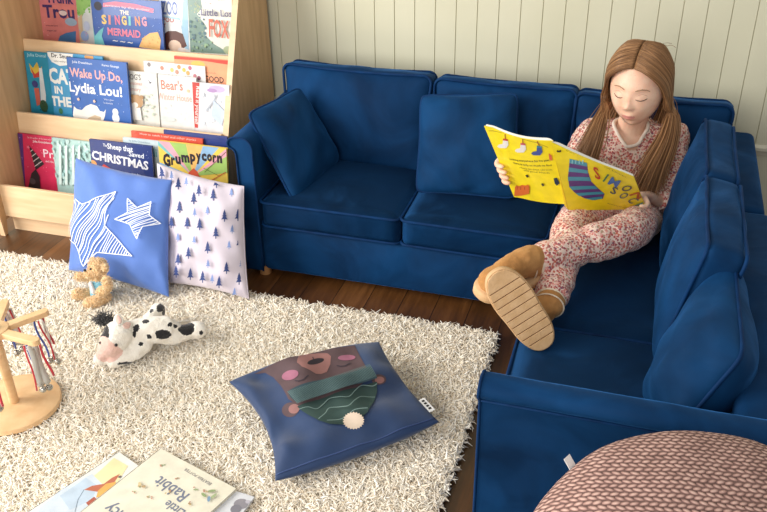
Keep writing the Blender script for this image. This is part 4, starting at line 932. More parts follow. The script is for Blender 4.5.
for i, f in enumerate(bod.f):
    c = sum((V(bod.v[j]) for j in f), V())/len(f); mi = 0
    dirc = (V(CAM)-c).normalized(); rx = V(CR); uu = V(CU)
    for s_, rx_, ry_ in SPW:
        e = c-s_; a = e.dot(rx); b = e.dot(uu); dd = e.dot(dirc)
        if (a/rx_)**2+(b/ry_)**2 < 1+.35*noise.noise(c*90) and abs(dd) < .05: mi = 1
    if (c-MZ).length < .0365 and (c-HC).length > .036 and c.z > .046: mi = 2
    bod.m[i] = mi
obj('body', bod, [white, blk, pink], cow)
hx = (HC-MZ).normalized()
def ear(c, tip, w, m, name='ear'):
    mb = MB(); d = (tip-c); n = d.cross(V(CAM)-c).normalized(); k = (V(CAM)-c).normalized(); R = []
    for t in [i/8 for i in range(9)]:
        ww = w*math.sin(PI*(.18+.8*t))**.7; p_ = c+d*t; R.append([p_+n*ww*math.cos(q)+k*(.005*math.sin(q)) for q in [2*PI*i/12 for i in range(12)]])
    mb.loft(R); e = obj(name, mb, white, cow); mb = MB(); R = []
    for t in [i/8 for i in range(9)]:
        ww = .62*w*math.sin(PI*(.18+.8*t))**.7; p_ = c+d*(.1+.8*t)+k*.003; R.append([p_+n*ww*math.cos(q)+k*(.0042*math.sin(q)) for q in [2*PI*i/12 for i in range(12)]])
    mb.loft(R); obj('inner_ear', mb, m, e)
ear(cw(205, 205, .125), cw(188, 140, .135), .013, pink); ear(cw(225, 225, .115), cw(275, 190, .115), .015, pink)
mb = MB(); mb.tube([cw(205+16*math.cos(t), 195+18*math.sin(t), .122) for t in [PI*.8+i*.25 for i in range(8)]], .005, 8, round_=True); obj('horn', mb, blk, cow)
tp = [cw(*random.Random(i).choice([(100, 195), (130, 190), (110, 170), (150, 190), (90, 180)]), .10+.012*random.Random(i+50).random()) for i in range(120)]
tufts('forelock', np.array([list(p_) for p_ in tp])+rng.normal(0, .004, (120, 3)), rng.normal(0, .6, (120, 3))+np.array([-.3, -.2, .9]), .026, .0012, blk, cow, curl=1.6)
mb = MB(); mb.ball(cw(183, 325, .089), .0042, 10); mb.ball(cw(92, 312, .085), .0042, 10); obj('eyes', mb, M['black'], cow)
mb = MB(); mb.tube(catmull([cw(520, 205, .07), cw(560, 190, .05), cw(610, 182, .032)], 4), .0035, 8, round_=True); obj('tail', mb, white, cow)

# ================================================================== TEDDY BEAR
def t6(x, y, Y): return ony(60+x/7.877, 250+y/7.877, Y)
YB = 1.80
ted = empty('teddy_bear', onz(99, 303, .02), 'small golden teddy bear in a blue waistcoat sitting against the star cushion', 'soft toy')
furC = island('golden_plush', [(0, (220, 182, 132)), (.5, (238, 206, 160)), (1, (248, 224, 186))], .95, .4); furB = noisy('golden_plush_base', (216, 176, 126), (234, 200, 152), 60, .95, .4, 300, .4)
mb = MB(); k = 1/7.877*.0028
hd = t6(300, 135, YB); mb.ball(hd, (76*k, 74*k, 70*k), 18); mb.ball(t6(230, 190, YB-.012), (40*k, 36*k, 34*k), 14)
mb.ball(t6(352, 140, YB-.024), (28*k, 18*k, 34*k), 12); mb.ball(t6(262, 78, YB+.022), (26*k, 18*k, 26*k), 12)
mb.tube([t6(300, 225, YB), t6(318, 290, YB), t6(320, 345, YB)], [56*k, 74*k, 70*k], 16, round_=True)
mb.tube(catmull([t6(270, 225, YB+.012), t6(210, 218, YB-.002), t6(150, 208, YB-.012)], 4), [34*k]*4+[32*k]*5, 12, round_=True)
mb.tube(catmull([t6(365, 235, YB-.026), t6(375, 290, YB-.036), t6(320, 335, YB-.044)], 4), [34*k]*4+[36*k]*5, 12, round_=True)
mb.tube(catmull([t6(270, 350, YB+.004), t6(210, 350, YB-.015), t6(140, 348, YB-.03)], 4), [42*k]*4+[44*k]*5, 12, round_=True)
mb.tube(catmull([t6(360, 375, YB-.022), t6(300, 400, YB-.04), t6(235, 420, YB-.052)], 4), [42*k]*4+[46*k]*5, 12, round_=True)
tb = remesh(mb, .0028, 5); nr = displace(tb, lambda p: .0015*noise.noise(p*150)); obj('body', tb, furB, ted)
sel = rng.integers(0, len(tb.v), 5200); PP = np.array(tb.v)[sel]; NN = np.array([list(nr[i]) for i in sel])
NN = NN+rng.normal(0, .5, NN.shape); vz = (ted.location.z)
fu = tufts('fur', PP, NN, .0055, .00075, furC, ted, curl=1.4, seg=3, lean=.9); fu['kind'] = 'stuff'
# waistcoat: a slightly larger shell around the trunk with armholes left to the arms
mb = MB(); mb.tube([t6(305, 222, YB), t6(312, 250, YB), t6(320, 300, YB), t6(322, 352, YB)], [66*k, 80*k, 86*k, 84*k], 24, round_=False)
vs_ = remesh(mb, .003, 5); obj('waistcoat', vs_, noisy('sky_blue_knit', (104, 176, 204), (136, 200, 222), 60, .9, .6, 400, .3), ted)
mb = MB(); mb.tube(catmull([t6(240, 262, YB-.030), t6(256, 300, YB-.031), t6(266, 335, YB-.032)], 4), [14*k]*4+[18*k]*4+[14*k], 10, round_=True); obj('shirt_front', mb, flat((226, 232, 242), .8), ted)
mb = MB(); mb.ball(t6(196, 160, YB-.020), (12*k, 10*k, 11*k), 12); obj('nose', mb, M['black'], ted)
mb = MB(); mb.ball(t6(240, 150, YB-.026), 9*k, 10); mb.ball(t6(222, 142, YB-.002), 8*k, 10); obj('eyes', mb, M['black'], ted)

# ================================================================== THE YELLOW BOOK SHE HOLDS
St, Sb = ony(551, 142, 1.85), ony(569, 210, 1.95); Rt, Rb = ony(634, 177, 1.90), ony(646.5, 209, 2.06); Lt, Lb = ony(484, 126, 1.90), ony(514, 197, 2.0); Mt, Mb_ = ony(553, 141, 1.857), ony(564, 204, 1.945)
def cov(side):
    a, b, c, d, bul = (Mt, Mb_, Lt, Lb, .012) if side < 0 else (St, Sb, Rt, Rb, .004)
    n0 = ((c-a).cross(b-a)).normalized(); n0 = n0 if n0.dot(V(CAM)-a) > 0 else -n0
    def f(u, v, lift=0):   # u: spine->edge, v: 0 bottom..1 top
        return (b.lerp(a, v)*(1-u)+d.lerp(c, v)*u)+n0*(bul*math.sin(PI*min(1, u*1.15))*(.35+.65*v)+lift)
    return f, n0
fR, nR = cov(1); fL, nL = cov(-1)
bk = empty('picture_book', (St+Sb)/2, 'open yellow picture book held by the seated child, covers facing the camera', 'book')
yel = flat((240, 218, 34), .35, coat=.3); ywhite = M['paper']
for f in (fL, fR):
    mb = MB(); mb.grid(lambda u, v: f(u, v), 24, 12); mb.grid(lambda u, v: f(u, v, -.0016), 24, 12, flip=True)
    for q in range(24):
        for vv_ in (0, 1): mb.add([f(q/24, vv_), f((q+1)/24, vv_), f((q+1)/24, vv_, -.0016), f(q/24, vv_, -.0016)], [(0, 1, 2, 3)])
    mb.add([f(1, 0), f(1, 1), f(1, 1, -.0016), f(1, 0, -.0016)], [(0, 1, 2, 3)]); obj('cover', mb, yel, bk)
mb = MB(); mb.grid(lambda u, v: Sb.lerp(St, v)*(1-u)+Mb_.lerp(Mt, v)*u+(nR+nL)*.0012*math.sin(PI*u), 8, 8); obj('spine', mb, flat((222, 188, 30), .4, coat=.3), bk)  # shading along the spine painted in as a darker yellow than the covers
for f in (fL, fR):
    mb = MB(); th = lambda u: -.0022-.0085*min(1, u*14)*(1-.35*u)
    mb.grid(lambda u, v: f(u*.985, .008+v*.988, -.0018), 20, 8); mb.grid(lambda u, v: f(u*.985, .008+v*.988, th(u)), 20, 8, flip=True)
    for q in range(20):
        a, b = q/20, (q+1)/20
        for vv_ in (.008, .996): mb.add([f(a*.985, vv_, -.0018), f(b*.985, vv_, -.0018), f(b*.985, vv_, th(b)), f(a*.985, vv_, th(a))], [(0, 1, 2, 3)])
    mb.add([f(.985, .008, -.0018), f(.985, .996, -.0018), f(.985, .996, th(1)), f(.985, .008, th(1))], [(0, 1, 2, 3)])
    obj('pages', mb, ywhite, bk, smooth=False)
hR = invsurf(fR, 30, 0.0, .995); hL = invsurf(fL, 30, 0.0, .995)
zA = lambda x, y: hR(540+x/5.113, 130+y/5.113)
P = Print(); pr = K(98, 62, 134); te = K(70, 160, 184); q = lambda L: [zA(*p) for p in L]
sock = [(152, 146), (240, 168), (246, 215), (262, 262), (300, 300), (330, 325), (322, 350), (280, 358), (226, 348), (176, 318), (150, 290), (143, 240), (148, 190)]
P.poly(q(sock), pr)
for a in ([(152, 146), (240, 168), (241, 186), (150, 168)], [(148, 190), (243, 205), (245, 222), (146, 212)], [(143, 238), (252, 240), (262, 260), (144, 258)], [(150, 288), (280, 284), (298, 300), (164, 306)], [(182, 322), (316, 314), (329, 326), (200, 336)], [(232, 349), (318, 338), (318, 350), (270, 357)]): P.poly(q(a), te)
for xx in (166, 184, 202, 220): P.line(q([(xx, 152), (xx-2, 170)]), .012, K(150, 214, 226))
cols = [(210, 60, 50), (60, 130, 90), (60, 120, 190), (70, 80, 90), (200, 90, 40)]
for ch, (x, y), (x1, y1), hh, c in zip('SIMON', [(284, 244), (320, 258), (345, 272), (408, 300), (455, 330)], [(312, 252), (328, 262), (392, 292), (442, 316), (500, 352)], [54, 50, 50, 50, 50], cols): P.text(ch, zA(x, y), zA(x1, y1), hh/5.113/46, K(*c), .02)
for ch, (x, y), (x1, y1), hh, c in zip('SOCK', [(356, 318), (398, 340), (440, 362), (480, 384)], [(384, 328), (428, 352), (468, 374), (512, 398)], [40, 40, 40, 42], [(70, 90, 100), (90, 110, 120), (90, 110, 120), (40, 130, 150)]): P.text(ch, zA(x, y), zA(x1, y1), hh/5.113/42, K(*c), .015)
P.text('Sue Hendra', zA(134, 102), zA(282, 150), .045, K(90, 80, 40), .01); P.text('Paul Linnet', zA(310, 176), zA(440, 240), .03, K(110, 100, 50), .0)
P.poly(q([(84, 104), (92, 98), (97, 104), (104, 97), (110, 104), (104, 110), (90, 110)]), K(50, 44, 40)); P.text('illustrated and told together', zA(345, 372), zA(455, 400), .02, K(110, 100, 50), .0)
obj('cover_print', P.mesh(lambda a, b, li: fR(max(.005, min(.995, a)), max(.005, min(.995, b)), .0006+.00008*li), maxe=.08), P.mats, bk)
zB = lambda x, y: hL(470+x/5.12, 110+y/5.12)
P = Print(); P.flip = -1; q = lambda L: [zB(*p) for p in L]
def tl(b, a, c, h, bold=.0): P.text(b, zB(*a), zB(*c), h, K(86, 78, 36), bold)
P.line(q([(96, 106), (180, 126), (260, 146), (340, 166), (400, 190)]), .006, K(150, 120, 50))
for (cx, cy, c1_, c2_) in ((178, 176, (238, 236, 230), (206, 70, 60)), (268, 198, (238, 234, 230), (206, 90, 110)), (352, 212, (70, 90, 160), (60, 140, 170))):
    P.poly(q([(cx-8, cy-30), (cx+16, cy-26), (cx+20, cy+2), (cx+8, cy+18), (cx-26, cy+18), (cx-38, cy+10), (cx-30, cy), (cx-10, cy-4)]), K(*c1_)); P.poly(q([(cx-8, cy-32), (cx+16, cy-28), (cx+17, cy-18), (cx-9, cy-22)]), K(*c2_)); P.line(q([(cx-2, cy-60), (cx+4, cy-30)]), .012, K(170, 60, 50))
tl('Nobody wants to be an odd sock,', (184, 112), (300, 126), .022, .01); tl('but where is the other one?', (280, 140), (372, 152), .018)
tl('Looking everywhere for his pair,', (205, 252), (412, 258), .028, .01); tl('there is only so much to find', (224, 272), (420, 284), .028, .01); tl('a funny tale about odd socks', (256, 294), (424, 306), .02); tl('and good friends', (278, 308), (410, 322), .02)
P.poly(q([(228, 438), (232, 392), (240, 382), (252, 388), (268, 380), (286, 384), (298, 378), (306, 390), (304, 426), (262, 436)]), K(224, 112, 50))
for xx in (244, 262, 282): P.line(q([(xx, 392), (xx-1, 404)]), .012, K(170, 70, 40))
for c in ((294, 336), (374, 380)): P.poly(q([(c[0]-9, c[1]-6), (c[0]+3, c[1]-9), (c[0]+9, c[1]+2), (c[0], c[1]+8)]), K(60, 54, 40))
P.poly(q([(430, 346), (446, 342), (462, 372), (446, 384), (436, 372)]), K(40, 60, 80)); P.poly(q([(405, 216), (420, 230), (424, 256), (408, 250)]), K(226, 110, 80))
obj('cover_print', P.mesh(lambda a, b, li: fL(max(.005, min(.995, a)), max(.005, min(.995, b)), .0006+.00008*li), maxe=.08), P.mats, bk)
# ================================================================== THE CHILD
def skinmat():
    m, nt, b = newmat('fair_skin')
    tc = N(nt, 'ShaderNodeTexCoord'); nz = N(nt, 'ShaderNodeTexNoise', i_Scale=28.0, i_Detail=3.0); nt.links.new(tc.outputs['Object'], nz.inputs['Vector'])
    r = ramp(nt, [(.35, (236, 186, 158)), (.65, (244, 206, 180))]); nt.links.new(nz.outputs['Fac'], r.inputs['Fac'])
    vo = N(nt, 'ShaderNodeTexNoise', i_Scale=420.0, i_Detail=1.0); nt.links.new(tc.outputs['Object'], vo.inputs['Vector'])
    g = N(nt, 'ShaderNodeMath', operation='GREATER_THAN'); nt.links.new(vo.outputs['Fac'], g.inputs[0]); g.inputs[1].default_value = .69
    ml = N(nt, 'ShaderNodeMath', operation='MULTIPLY'); nt.links.new(g.outputs[0], ml.inputs[0]); ml.inputs[1].default_value = .35
    mx = N(nt, 'ShaderNodeMix', data_type='RGBA'); nt.links.new(ml.outputs[0], mx.inputs['Factor']); nt.links.new(r.outputs['Color'], mx.inputs[6]); mx.inputs[7].default_value = (*lin((196, 134, 106)), 1)
    nt.links.new(mx.outputs[2], b.inputs['Base Color']); b.inputs['Roughness'].default_value = .5; b.inputs['Subsurface Weight'].default_value = .12; b.inputs['Subsurface Radius'].default_value = (.008, .004, .002); b.inputs['Subsurface Scale'].default_value = .54
    return m
skin = skinmat(); lipM = flat((220, 148, 138), .4); pj = floral('floral_pyjama_cotton')
cheekM = flat((236, 186, 166), .5)
person = empty('person', (0, 2.17, SZ), 'child with long light brown hair in floral pyjamas reading on the sofa', 'person')
# --- head frame: x = the child's right, y = out of the face, z = up
az, dn = math.radians(13), math.radians(6)
hy = V((-math.sin(az)*math.cos(dn), -math.cos(az)*math.cos(dn), -math.sin(dn))); hxv = hy.cross(V((0, 0, 1))).normalized(); hz = hxv.cross(hy).normalized()
HO = V((-.018, 2.240, .640)); HM = Matrix(((hxv.x, hy.x, hz.x, HO.x), (hxv.y, hy.y, hz.y, HO.y), (hxv.z, hy.z, hz.z, HO.z), (0, 0, 0, 1))); HI = HM.inverted()
def G(d, s): return math.exp(-(d/s)**2)
def headpt(x, y, z, hair=0.0):
    """unit direction -> local point of the skull"""
    p = V((x*.0685, y*.083, z*.100))
    t = max(0, -z)
    p.x *= 1-.17*t**2.1
    if z < 0: p.z *= 1+.075*t
    if y > 0: p.y *= 1+.02*t-.05*max(0, z)
    else:
        p.y *= 1.02-.38*t**1.2
    if hair: return p*(1+hair)
    if y > 0:
        fx, fz = p.x, p.z; f = 0
        f -= .0055*(G(fx-.030, .015)+G(fx+.030, .015))*G(fz-.004, .011)              # eye sockets
        f += .0042*(G(fx-.029, .0115)+G(fx+.029, .0115))*G(fz+.001, .0085)           # lids over the eyes
        f += .0022*(G(fx-.029, .018)+G(fx+.029, .018))*G(fz-.018, .006)              # brows
        f += .0045*G(fx, .008)*G(fz+.008, .017)+.0125*G(fx, .0085)*G(fz+.0285, .0095)+.0050*(G(fx-.009, .005)+G(fx+.009, .005))*G(fz+.032, .006)  # nose
        f += .0040*(G(fx-.036, .018)+G(fx+.036, .018))*G(fz+.034, .020)              # cheeks
        f += .0058*G(fx, .019)*G(fz+.061, .014)                                       # mouth mound
        f += .0030*G(fx, .013)*G(fz+.0565, .0034)+.0034*G(fx, .011)*G(fz+.0665, .0042)-.0034*G(fx, .017)*G(fz+.0613, .0018)
        f -= .0016*G(fx, .004)*G(fz+.045, .006)
        f += .0075*G(fx, .018)*G(fz+.096, .013)                                       # chin
        f -= .0025*G(fx, .022)*G(fz+.078, .006)
        p.y += f
    return p
def headmesh(mb, n=72):
    h = n//2; vs = []; fs = []
    for i in range(h+1):
        for j in range(n):
            a = PI*i/h; b = 2*PI*j/n; vs.append(HM @ headpt(math.sin(a)*math.sin(b), math.cos(a) if False else math.sin(a)*math.cos(b), math.cos(a)))
    for i in range(h):
        for j in range(n): fs.append((i*n+j, (i+1)*n+j, (i+1)*n+(j+1) % n, i*n+(j+1) % n))
    bm = bmesh.new(); vv = [bm.verts.new(p) for p in vs]
    for f in fs: bm.faces.new([vv[i] for i in f])
    bmesh.ops.remove_doubles(bm, verts=bm.verts[:], dist=1e-6); bmesh.ops.recalc_face_normals(bm, faces=bm.faces[:]); mb.bm(bm)
mb = MB(); headmesh(mb, 128)
for s in (1, -1): mb.ball(HM @ V((s*.066, -.006, -.012)), (.008, .013, .019), 12)
nb = HM @ V((0, -.018, -.06))
mb.tube([nb, V((-.022, 2.278, .515)), V((-.018, 2.292, .475))], [.036, .037, .046], 20, round_=True)
SX = V((.97, .216, 0)).normalized(); SY = V((.216, -.97, 0)).normalized()
TOR = [((.0, 2.185, .30), .092, .074), ((-.002, 2.20, .345), .088, .068), ((-.006, 2.225, .39), .086, .062), ((-.012, 2.255, .435), .094, .060), ((-.018, 2.280, .480), .100, .05), ((-.019, 2.290, .502), .072, .044), ((-.020, 2.292, .520), .048, .038)]
def torso(mb, gx, gy):
    R = []
    for c, rx, ry in TOR:
        R.append([V(c)+SX*((rx+gx)*math.copysign(abs(math.cos(t))**.8, math.cos(t)))+SY*((ry+gy)*math.copysign(abs(math.sin(t))**.8, math.sin(t))) for t in [2*PI*i/28 for i in range(28)]])
    mb.loft(R)
torso(mb, -.006, -.006)
shR, elR = V((-.122, 2.258, .482)), V((-.172, 2.145, .368)); shL, elL = V((.088, 2.300, .482)), V((.092, 2.185, .366))
hipR, knR, anR = V((-.050, 2.165, .305)), V((-.122, 1.975, .360)), ony(549, 304, 1.665); hipL, knL, anL = V((.044, 2.165, .300)), ony(630, 231, 1.945), ony(530, 264, 1.735)
# hands
def hand(f, n0, s_list, wrist, edge_in, tip_in, thumb_s):
    pts = []
    w = (f(.8, .5)-f(1, .5)).normalized(); bases = []
    for i, s_ in enumerate(s_list):
        e = f(1.0, s_); L = [.9, 1.0, .96, .8][i]
        b = e-n0*.024+w*.006; pip = e-n0*.006-w*.0085*L; dip = e+n0*.0075-w*.003; tip = e+n0*.0085+w*tip_in*L
        mb.tube(catmull([b, pip, dip, tip], 5), [.0074]*5+[.0069]*5+[.0063]*5+[.0054], 10, round_=True); bases.append(b)
    mid = sum(bases, V())/4
    palm = mid.lerp(wrist, .45)-n0*.006
    mb.tube([bases[0]+w*.006, palm+(bases[0]-mid)*.6, wrist], [.0105, .0125, .0165], 12, round_=True)
    mb.tube([bases[1]+w*.006, palm+(bases[1]-mid)*.5, wrist], [.0105, .013, .0165], 12, round_=True)
    mb.tube([bases[2]+w*.006, palm+(bases[2]-mid)*.5, wrist], [.0105, .013, .0165], 12, round_=True)
    mb.tube([bases[3]+w*.006, palm+(bases[3]-mid)*.6, wrist], [.0095, .012, .0165], 12, round_=True)
    th = f(.86, thumb_s)-n0*.019
    mb.tube(catmull([wrist.lerp(palm, .4)+w*.008, palm.lerp(th, .5)+w*.006, th, th+w*.014], 4), [.0115]*4+[.0095]*4+[.0082]*4+[.007], 10, round_=True)
wrR = fL(1, .50)-nL*.052+V((.028, .022, -.022)); wrL = fR(1, -.10)-nR*.034+V((.020, .018, -.002))
hand(fL, nL, [.495, .415, .335, .26], wrR, 0, .012, .55)
hand(fR, nR, [.17, .06, -.05, -.15], wrL, 0, .010, .22)
def limb(mb, P, R, n=18, **kw): mb.tube(catmull(P, 6), [R[i]+(R[i+1]-R[i])*k/6 for i in range(len(R)-1) for k in range(6)]+[R[-1]], n, round_=True, **kw)
limb(mb, [shR, elR, wrR], [.03, .025, .0165]); limb(mb, [shL, elL, wrL], [.03, .025, .0165])
limb(mb, [hipR, knR, anR], [.05, .034, .022]); limb(mb, [hipL, knL, anL], [.05, .034, .022])
# feet inside the boots
def frame(o, toe, nrm):
    y = toe.normalized(); z = (nrm-y*nrm.dot(y)).normalized(); x = y.cross(z); return Matrix(((x.x, y.x, z.x, o.x), (x.y, y.y, z.y, o.y), (x.z, y.z, z.z, o.z), (0, 0, 0, 1)))
heelB, toeB = ony(545, 347, 1.565), ony(497, 273, 1.575)
BB = frame((heelB+toeB)/2, toeB-heelB, -((V(CAM)-heelB).normalized())); BA = frame(anL+V((-.033, -.032, -.036)), V((-.58, -.81, -.02)), V((.12, -.16, .97)))
for F, an in ((BB, anR), (BA, anL)):
    mb.tube([an, F @ V((0, -.045, .05)), F @ V((0, .03, .036)), F @ V((0, .065, .034))], [.022, .027, .024, .02], 14, round_=True)
body = remesh(mb, .0024, 2, .5)
for i, f in enumerate(body.f):
    c = HI @ (sum((V(body.v[j]) for j in f), V())/len(f)); body.m[i] = 0
    if c.y > .05 and abs(c.x) < .0165:
        up = -.0500-.0030*max(0, 1-((abs(c.x)-.004)/.005)**2)*0+.10*abs(c.x)**1.35*-1
        lo = -.0685+.75*abs(c.x)**1.28
        if lo < c.z < -.0550-.12*abs(c.x) : body.m[i] = 1
bo = obj('body', body, [skin, lipM], person)
from mathutils.bvhtree import BVHTree
bvh = BVHTree.FromPolygons([V(v) for v in body.v], body.f)
def facept(x, z, lift=.0008):
    r = bvh.ray_cast(HM @ V((x, .2, z)), -hy); return (r[0] if r[0] else HM @ V((x, .08, z)))+hy*lift
lash = flat((104, 76, 64), .6); brow = flat((172, 134, 106), .8); crease = flat((190, 132, 114), .6)
for s in (1, -1):
    mb = MB(); mb.tube([facept(s*x, z, .0004) for x, z in ((.0165, -.0062), (.021, -.0085), (.028, -.0100), (.035, -.0088), (.0415, -.0052))], [.0007, .0012, .0014, .0014, .0008], 6); obj('eyelashes', mb, lash, person)
    mb = MB(); mb.tube([facept(s*x, z, -.0002) for x, z in ((.0175, .002), (.023, .0052), (.030, .0060), (.037, .0036), (.041, .0008))], [.0003, .0006, .0006, .0006, .0003], 6); obj('eyelid_crease', mb, crease, person)
    mb = MB(); mb.tube([facept(s*x, z, .0001) for x, z in ((.0135, .0150), (.020, .0178), (.029, .0195), (.038, .0172), (.045, .0125))], [.0012, .0018, .0018, .0013, .0005], 6); obj('eyebrow', mb, brow, person)
# --- pyjamas
def wrinkle(amp, sc1):
    return lambda p: amp*noise.noise(V((p.x*sc1, p.y*sc1*1.3, p.z*sc1*1.6)))+amp*.5*noise.noise(p*sc1*2.7)
def slv(mb, sh, el, wr):
    end = wr+(el-wr).normalized()*.004
    mb.tube(catmull([sh, sh.lerp(el, .5)+V((0, 0, .004)), el, el.lerp(end, .55), end], 6), [.043]*6+[.040]*6+[.036]*6+[.030]*6+[.024], 20, round_=False)
mb = MB(); torso(mb, .005, .005); slv(mb, shR, elR, wrR); slv(mb, shL, elL, wrL)
for sh in (shR, shL): mb.ball(sh, .043, 16)
mb.ball(V((-.075, 2.274, .486)), (.05, .045, .034), 16); mb.ball(V((.042, 2.297, .486)), (.05, .045, .034), 16)
top = remesh(mb, .004, 7); displace(top, wrinkle(.0042, 26))
NC = V((-.024, 2.264, .517)); nk = []
for t in [2*PI*i/40 for i in range(40)]:
    # neckline: round at the back, a shallow V in front
    fr = max(0, math.sin(t)); p_ = NC+SX*(.044*math.cos(t))+SY*(.038*math.sin(t)+.014*fr**3)+V((0, 0, -.030*fr**2.2+.016*max(0, -math.sin(t)))); nk.append(p_)
def inneck(c):
    d = c-NC; a = d.dot(SX)/.044; b = d.dot(SY); b = b/(.054 if b > 0 else .038)
    return (a*a+b*b < 1 if b < 0 else abs(a)**1.5+abs(b)**1.2 < 1) and c.z > NC.z-.05
keepf = [f for f in top.f if not inneck(sum((V(top.v[j]) for j in f), V())/len(f))]; top.f = keepf; top.m = [0]*len(keepf)
pt = obj('pyjama_top', top, pj, person)
tb_ = BVHTree.FromPolygons([V(v) for v in top.v], top.f); ck_ = []
for p_ in nk:
    r = tb_.find_nearest(p_); ck_.append(r[0]+r[1]*.0015 if r[0] else p_)
ck2 = [(ck_[i-1]+ck_[i]*2+ck_[(i+1) % 40])/4 for i in range(40)]
mb = MB(); mb.tube(ck2, .0046, 8, closed=True); mb2 = remesh(mb, .002, 2) if False else mb; obj('collar', mb2, flat((240, 226, 212), .85), pt)
mb = MB()
for hp, kn, an in ((hipR, knR, anR), (hipL, knL, anL)):
    e = an+(kn-an).normalized()*.012
    mb.tube(catmull([hp, hp.lerp(kn, .5)+V((0, 0, .006)), kn, kn.lerp(e, .5), e], 6), [.052]*6+[.050]*3+[.048]*3+[.047]*6+[.041]*6+[.030], 22, round_=False); mb.ball(kn, .0465, 16); mb.ball(hp, .052, 16)
mb.ball(V((0, 2.19, .300)), (.094, .074, .050), 20)
tr_ = remesh(mb, .004, 6); displace(tr_, wrinkle(.0036, 24)); obj('pyjama_trousers', tr_, pj, person)
for kn, an in ((knR, anR), (knL, anL)):
    d = (kn-an).normalized(); mb = MB(); mb.tube([an-d*.012, an+d*.022], [.0265, .0275], 18); obj('sock', mb, flat((236, 226, 222), .9), person)
# --- boots
suede = noisy('tan_suede', (176, 122, 66), (198, 144, 86), 30, .9, .25, 220, .4, (240, 200, 150)); solM = noisy('crepe_sole', (204, 164, 118), (218, 180, 136), 40, .8, .2, 200); grooveM = flat((126, 88, 56), .85); linM = noisy('cream_fleece', (232, 214, 188), (244, 230, 208), 60, .95, .6, 240, .4)
def soleout(k=0.0, n=56):
    P = []
    for i in range(n):
        t = 2*PI*i/n; y = .1055*math.sin(t); c = math.cos(t); yy = y/.1055
        w = .0465+.0055*max(0, yy)-.0035*math.exp(-((yy+.15)/.35)**2)
        P.append(((w+k)*math.copysign(abs(c)**.78, c)+.003*yy, y+k*math.sin(t)))
    return P
def boot(F, an, kn):
    mb = MB()
    w = lambda a, b, c: F @ V((a, b, c))
    mb.tube(catmull([w(.002, .070, .036), w(.001, .03, .044), w(0, -.02, .05), w(0, -.055, .046)], 5), [.030]*5+[.033]*5+[.034]*5+[.033], 20, round_=True)
    d = (kn-an).normalized(); ank = w(0, -.050, .058); ax = an+d*.014
    mb.tube(catmull([w(0, -.048, .045), ank.lerp(an, .55), an, ax], 5), [.033]*5+[.033]*5+[.033]*5+[.0335], 22, round_=False)
    up = remesh(mb, .0032, 7); lim = F.inverted(); keepf = []
    vs2 = []
    for v in up.v:
        q = lim @ V(v)
        if q.z < .012: q.z = .012
        vs2.append(tuple(F @ q))
    up.v = vs2; displace(up, wrinkle(.0022, 40)); b = obj('boot', up, suede, person); b['label'] = 'tan suede ankle boot'
    so = soleout(.0); rings = []
    for z, k in ((.0, -.0015), (.002, 0), (.017, .0), (.019, -.002), (.021, -.004)): rings.append([w(p_[0]*(1+k*20), p_[1]*(1+k*8), z) for p_ in so])
    mb = MB(); mb.loft(rings); s_ = obj('sole', mb, solM, b, auto=50)
    # raised treads across the sole, with slits between them
    ys = [-.1035, -.078, -.060, -.042, -.024, -.006, .012, .030, .048, .066, .1035]; mb = MB(); sd = soleout(-.0035, 96)
    for y0, y1 in zip(ys, ys[1:]):
        a, c = y0+.0011, y1-.0011
        if a < -.101: a = -.1018
        if c > .101: c = .1018
        R_ = sorted([(p_[1], p_[0]) for p_ in sd if p_[0] > 0]); L_ = sorted([(p_[1], p_[0]) for p_ in sd if p_[0] <= 0])
        ip = lambda A_, y: float(np.interp(y, [t[0] for t in A_], [t[1] for t in A_]))
        yy = [a+(c-a)*i/8 for i in range(9)]
        sl = .10
        poly = [(ip(R_, y), y+0*sl) for y in yy]+[(ip(L_, y), y) for y in yy[::-1]]
        mb.prism(poly, lambda p, q_: w(p, q_, .001), lambda p, q_: w(p, q_, -.0035), bev=.0006)
    obj('tread', mb, solM, s_, smooth=False)
    mb = MB(); mb.loft([[w(p_[0]*.93, p_[1]*.965, z) for p_ in so] for z in (.0008, -.0006)]); obj('tread_groove', mb, grooveM, s_, smooth=False)
    mb = MB(); x_ = d.cross(V((0, 0, 1))).normalized(); y_ = d.cross(x_)
    mb.tube([ax+d*.001+x_*(.029*math.cos(t))+y_*(.029*math.sin(t)) for t in [2*PI*i/28 for i in range(28)]], .005, 8, closed=True); obj('lining', mb, linM, b)
    m2 = an+d*-.006; mb = MB(); mb.tube([m2+x_*(.0342*math.cos(t))+y_*(.0342*math.sin(t)) for t in [2*PI*i/32 for i in range(32)]], .0018, 6, closed=True); obj('seam', mb, linM, b)
    return b
boot(BB, anR, knR); boot(BA, anL, knL)
# --- hair
hairM = island('light_brown_hair', [(0, (112, 78, 50)), (.4, (134, 96, 62)), (.75, (154, 112, 74)), (1, (178, 134, 92))], .45, spec=.4)
capM = noisy('hair_underlayer', (98, 66, 42), (124, 86, 56), 60, .6)
mb = MB(); n = 140; vs = []
for i in range(n//2+1):
    for j in range(n):
        a = PI*i/(n//2); b = 2*PI*j/n; vs.append(headpt(math.sin(a)*math.sin(b), math.sin(a)*math.cos(b), math.cos(a), .035))
fs = []
for i in range(n//2):
    for j in range(n):
        q = (i*n+j, (i+1)*n+j, (i+1)*n+(j+1) % n, i*n+(j+1) % n); c = sum((vs[k_] for k_ in q), V())/4
        face = c.y > .018 and c.z < .068-(abs(c.x)/.064)**2*.034
        low = c.z < -.045
        if not face and not low: fs.append(q)
mb.add([HM @ v for v in vs], fs); hp = obj('hair', mb, capM, person)
R = random.Random(21); mb = MB()
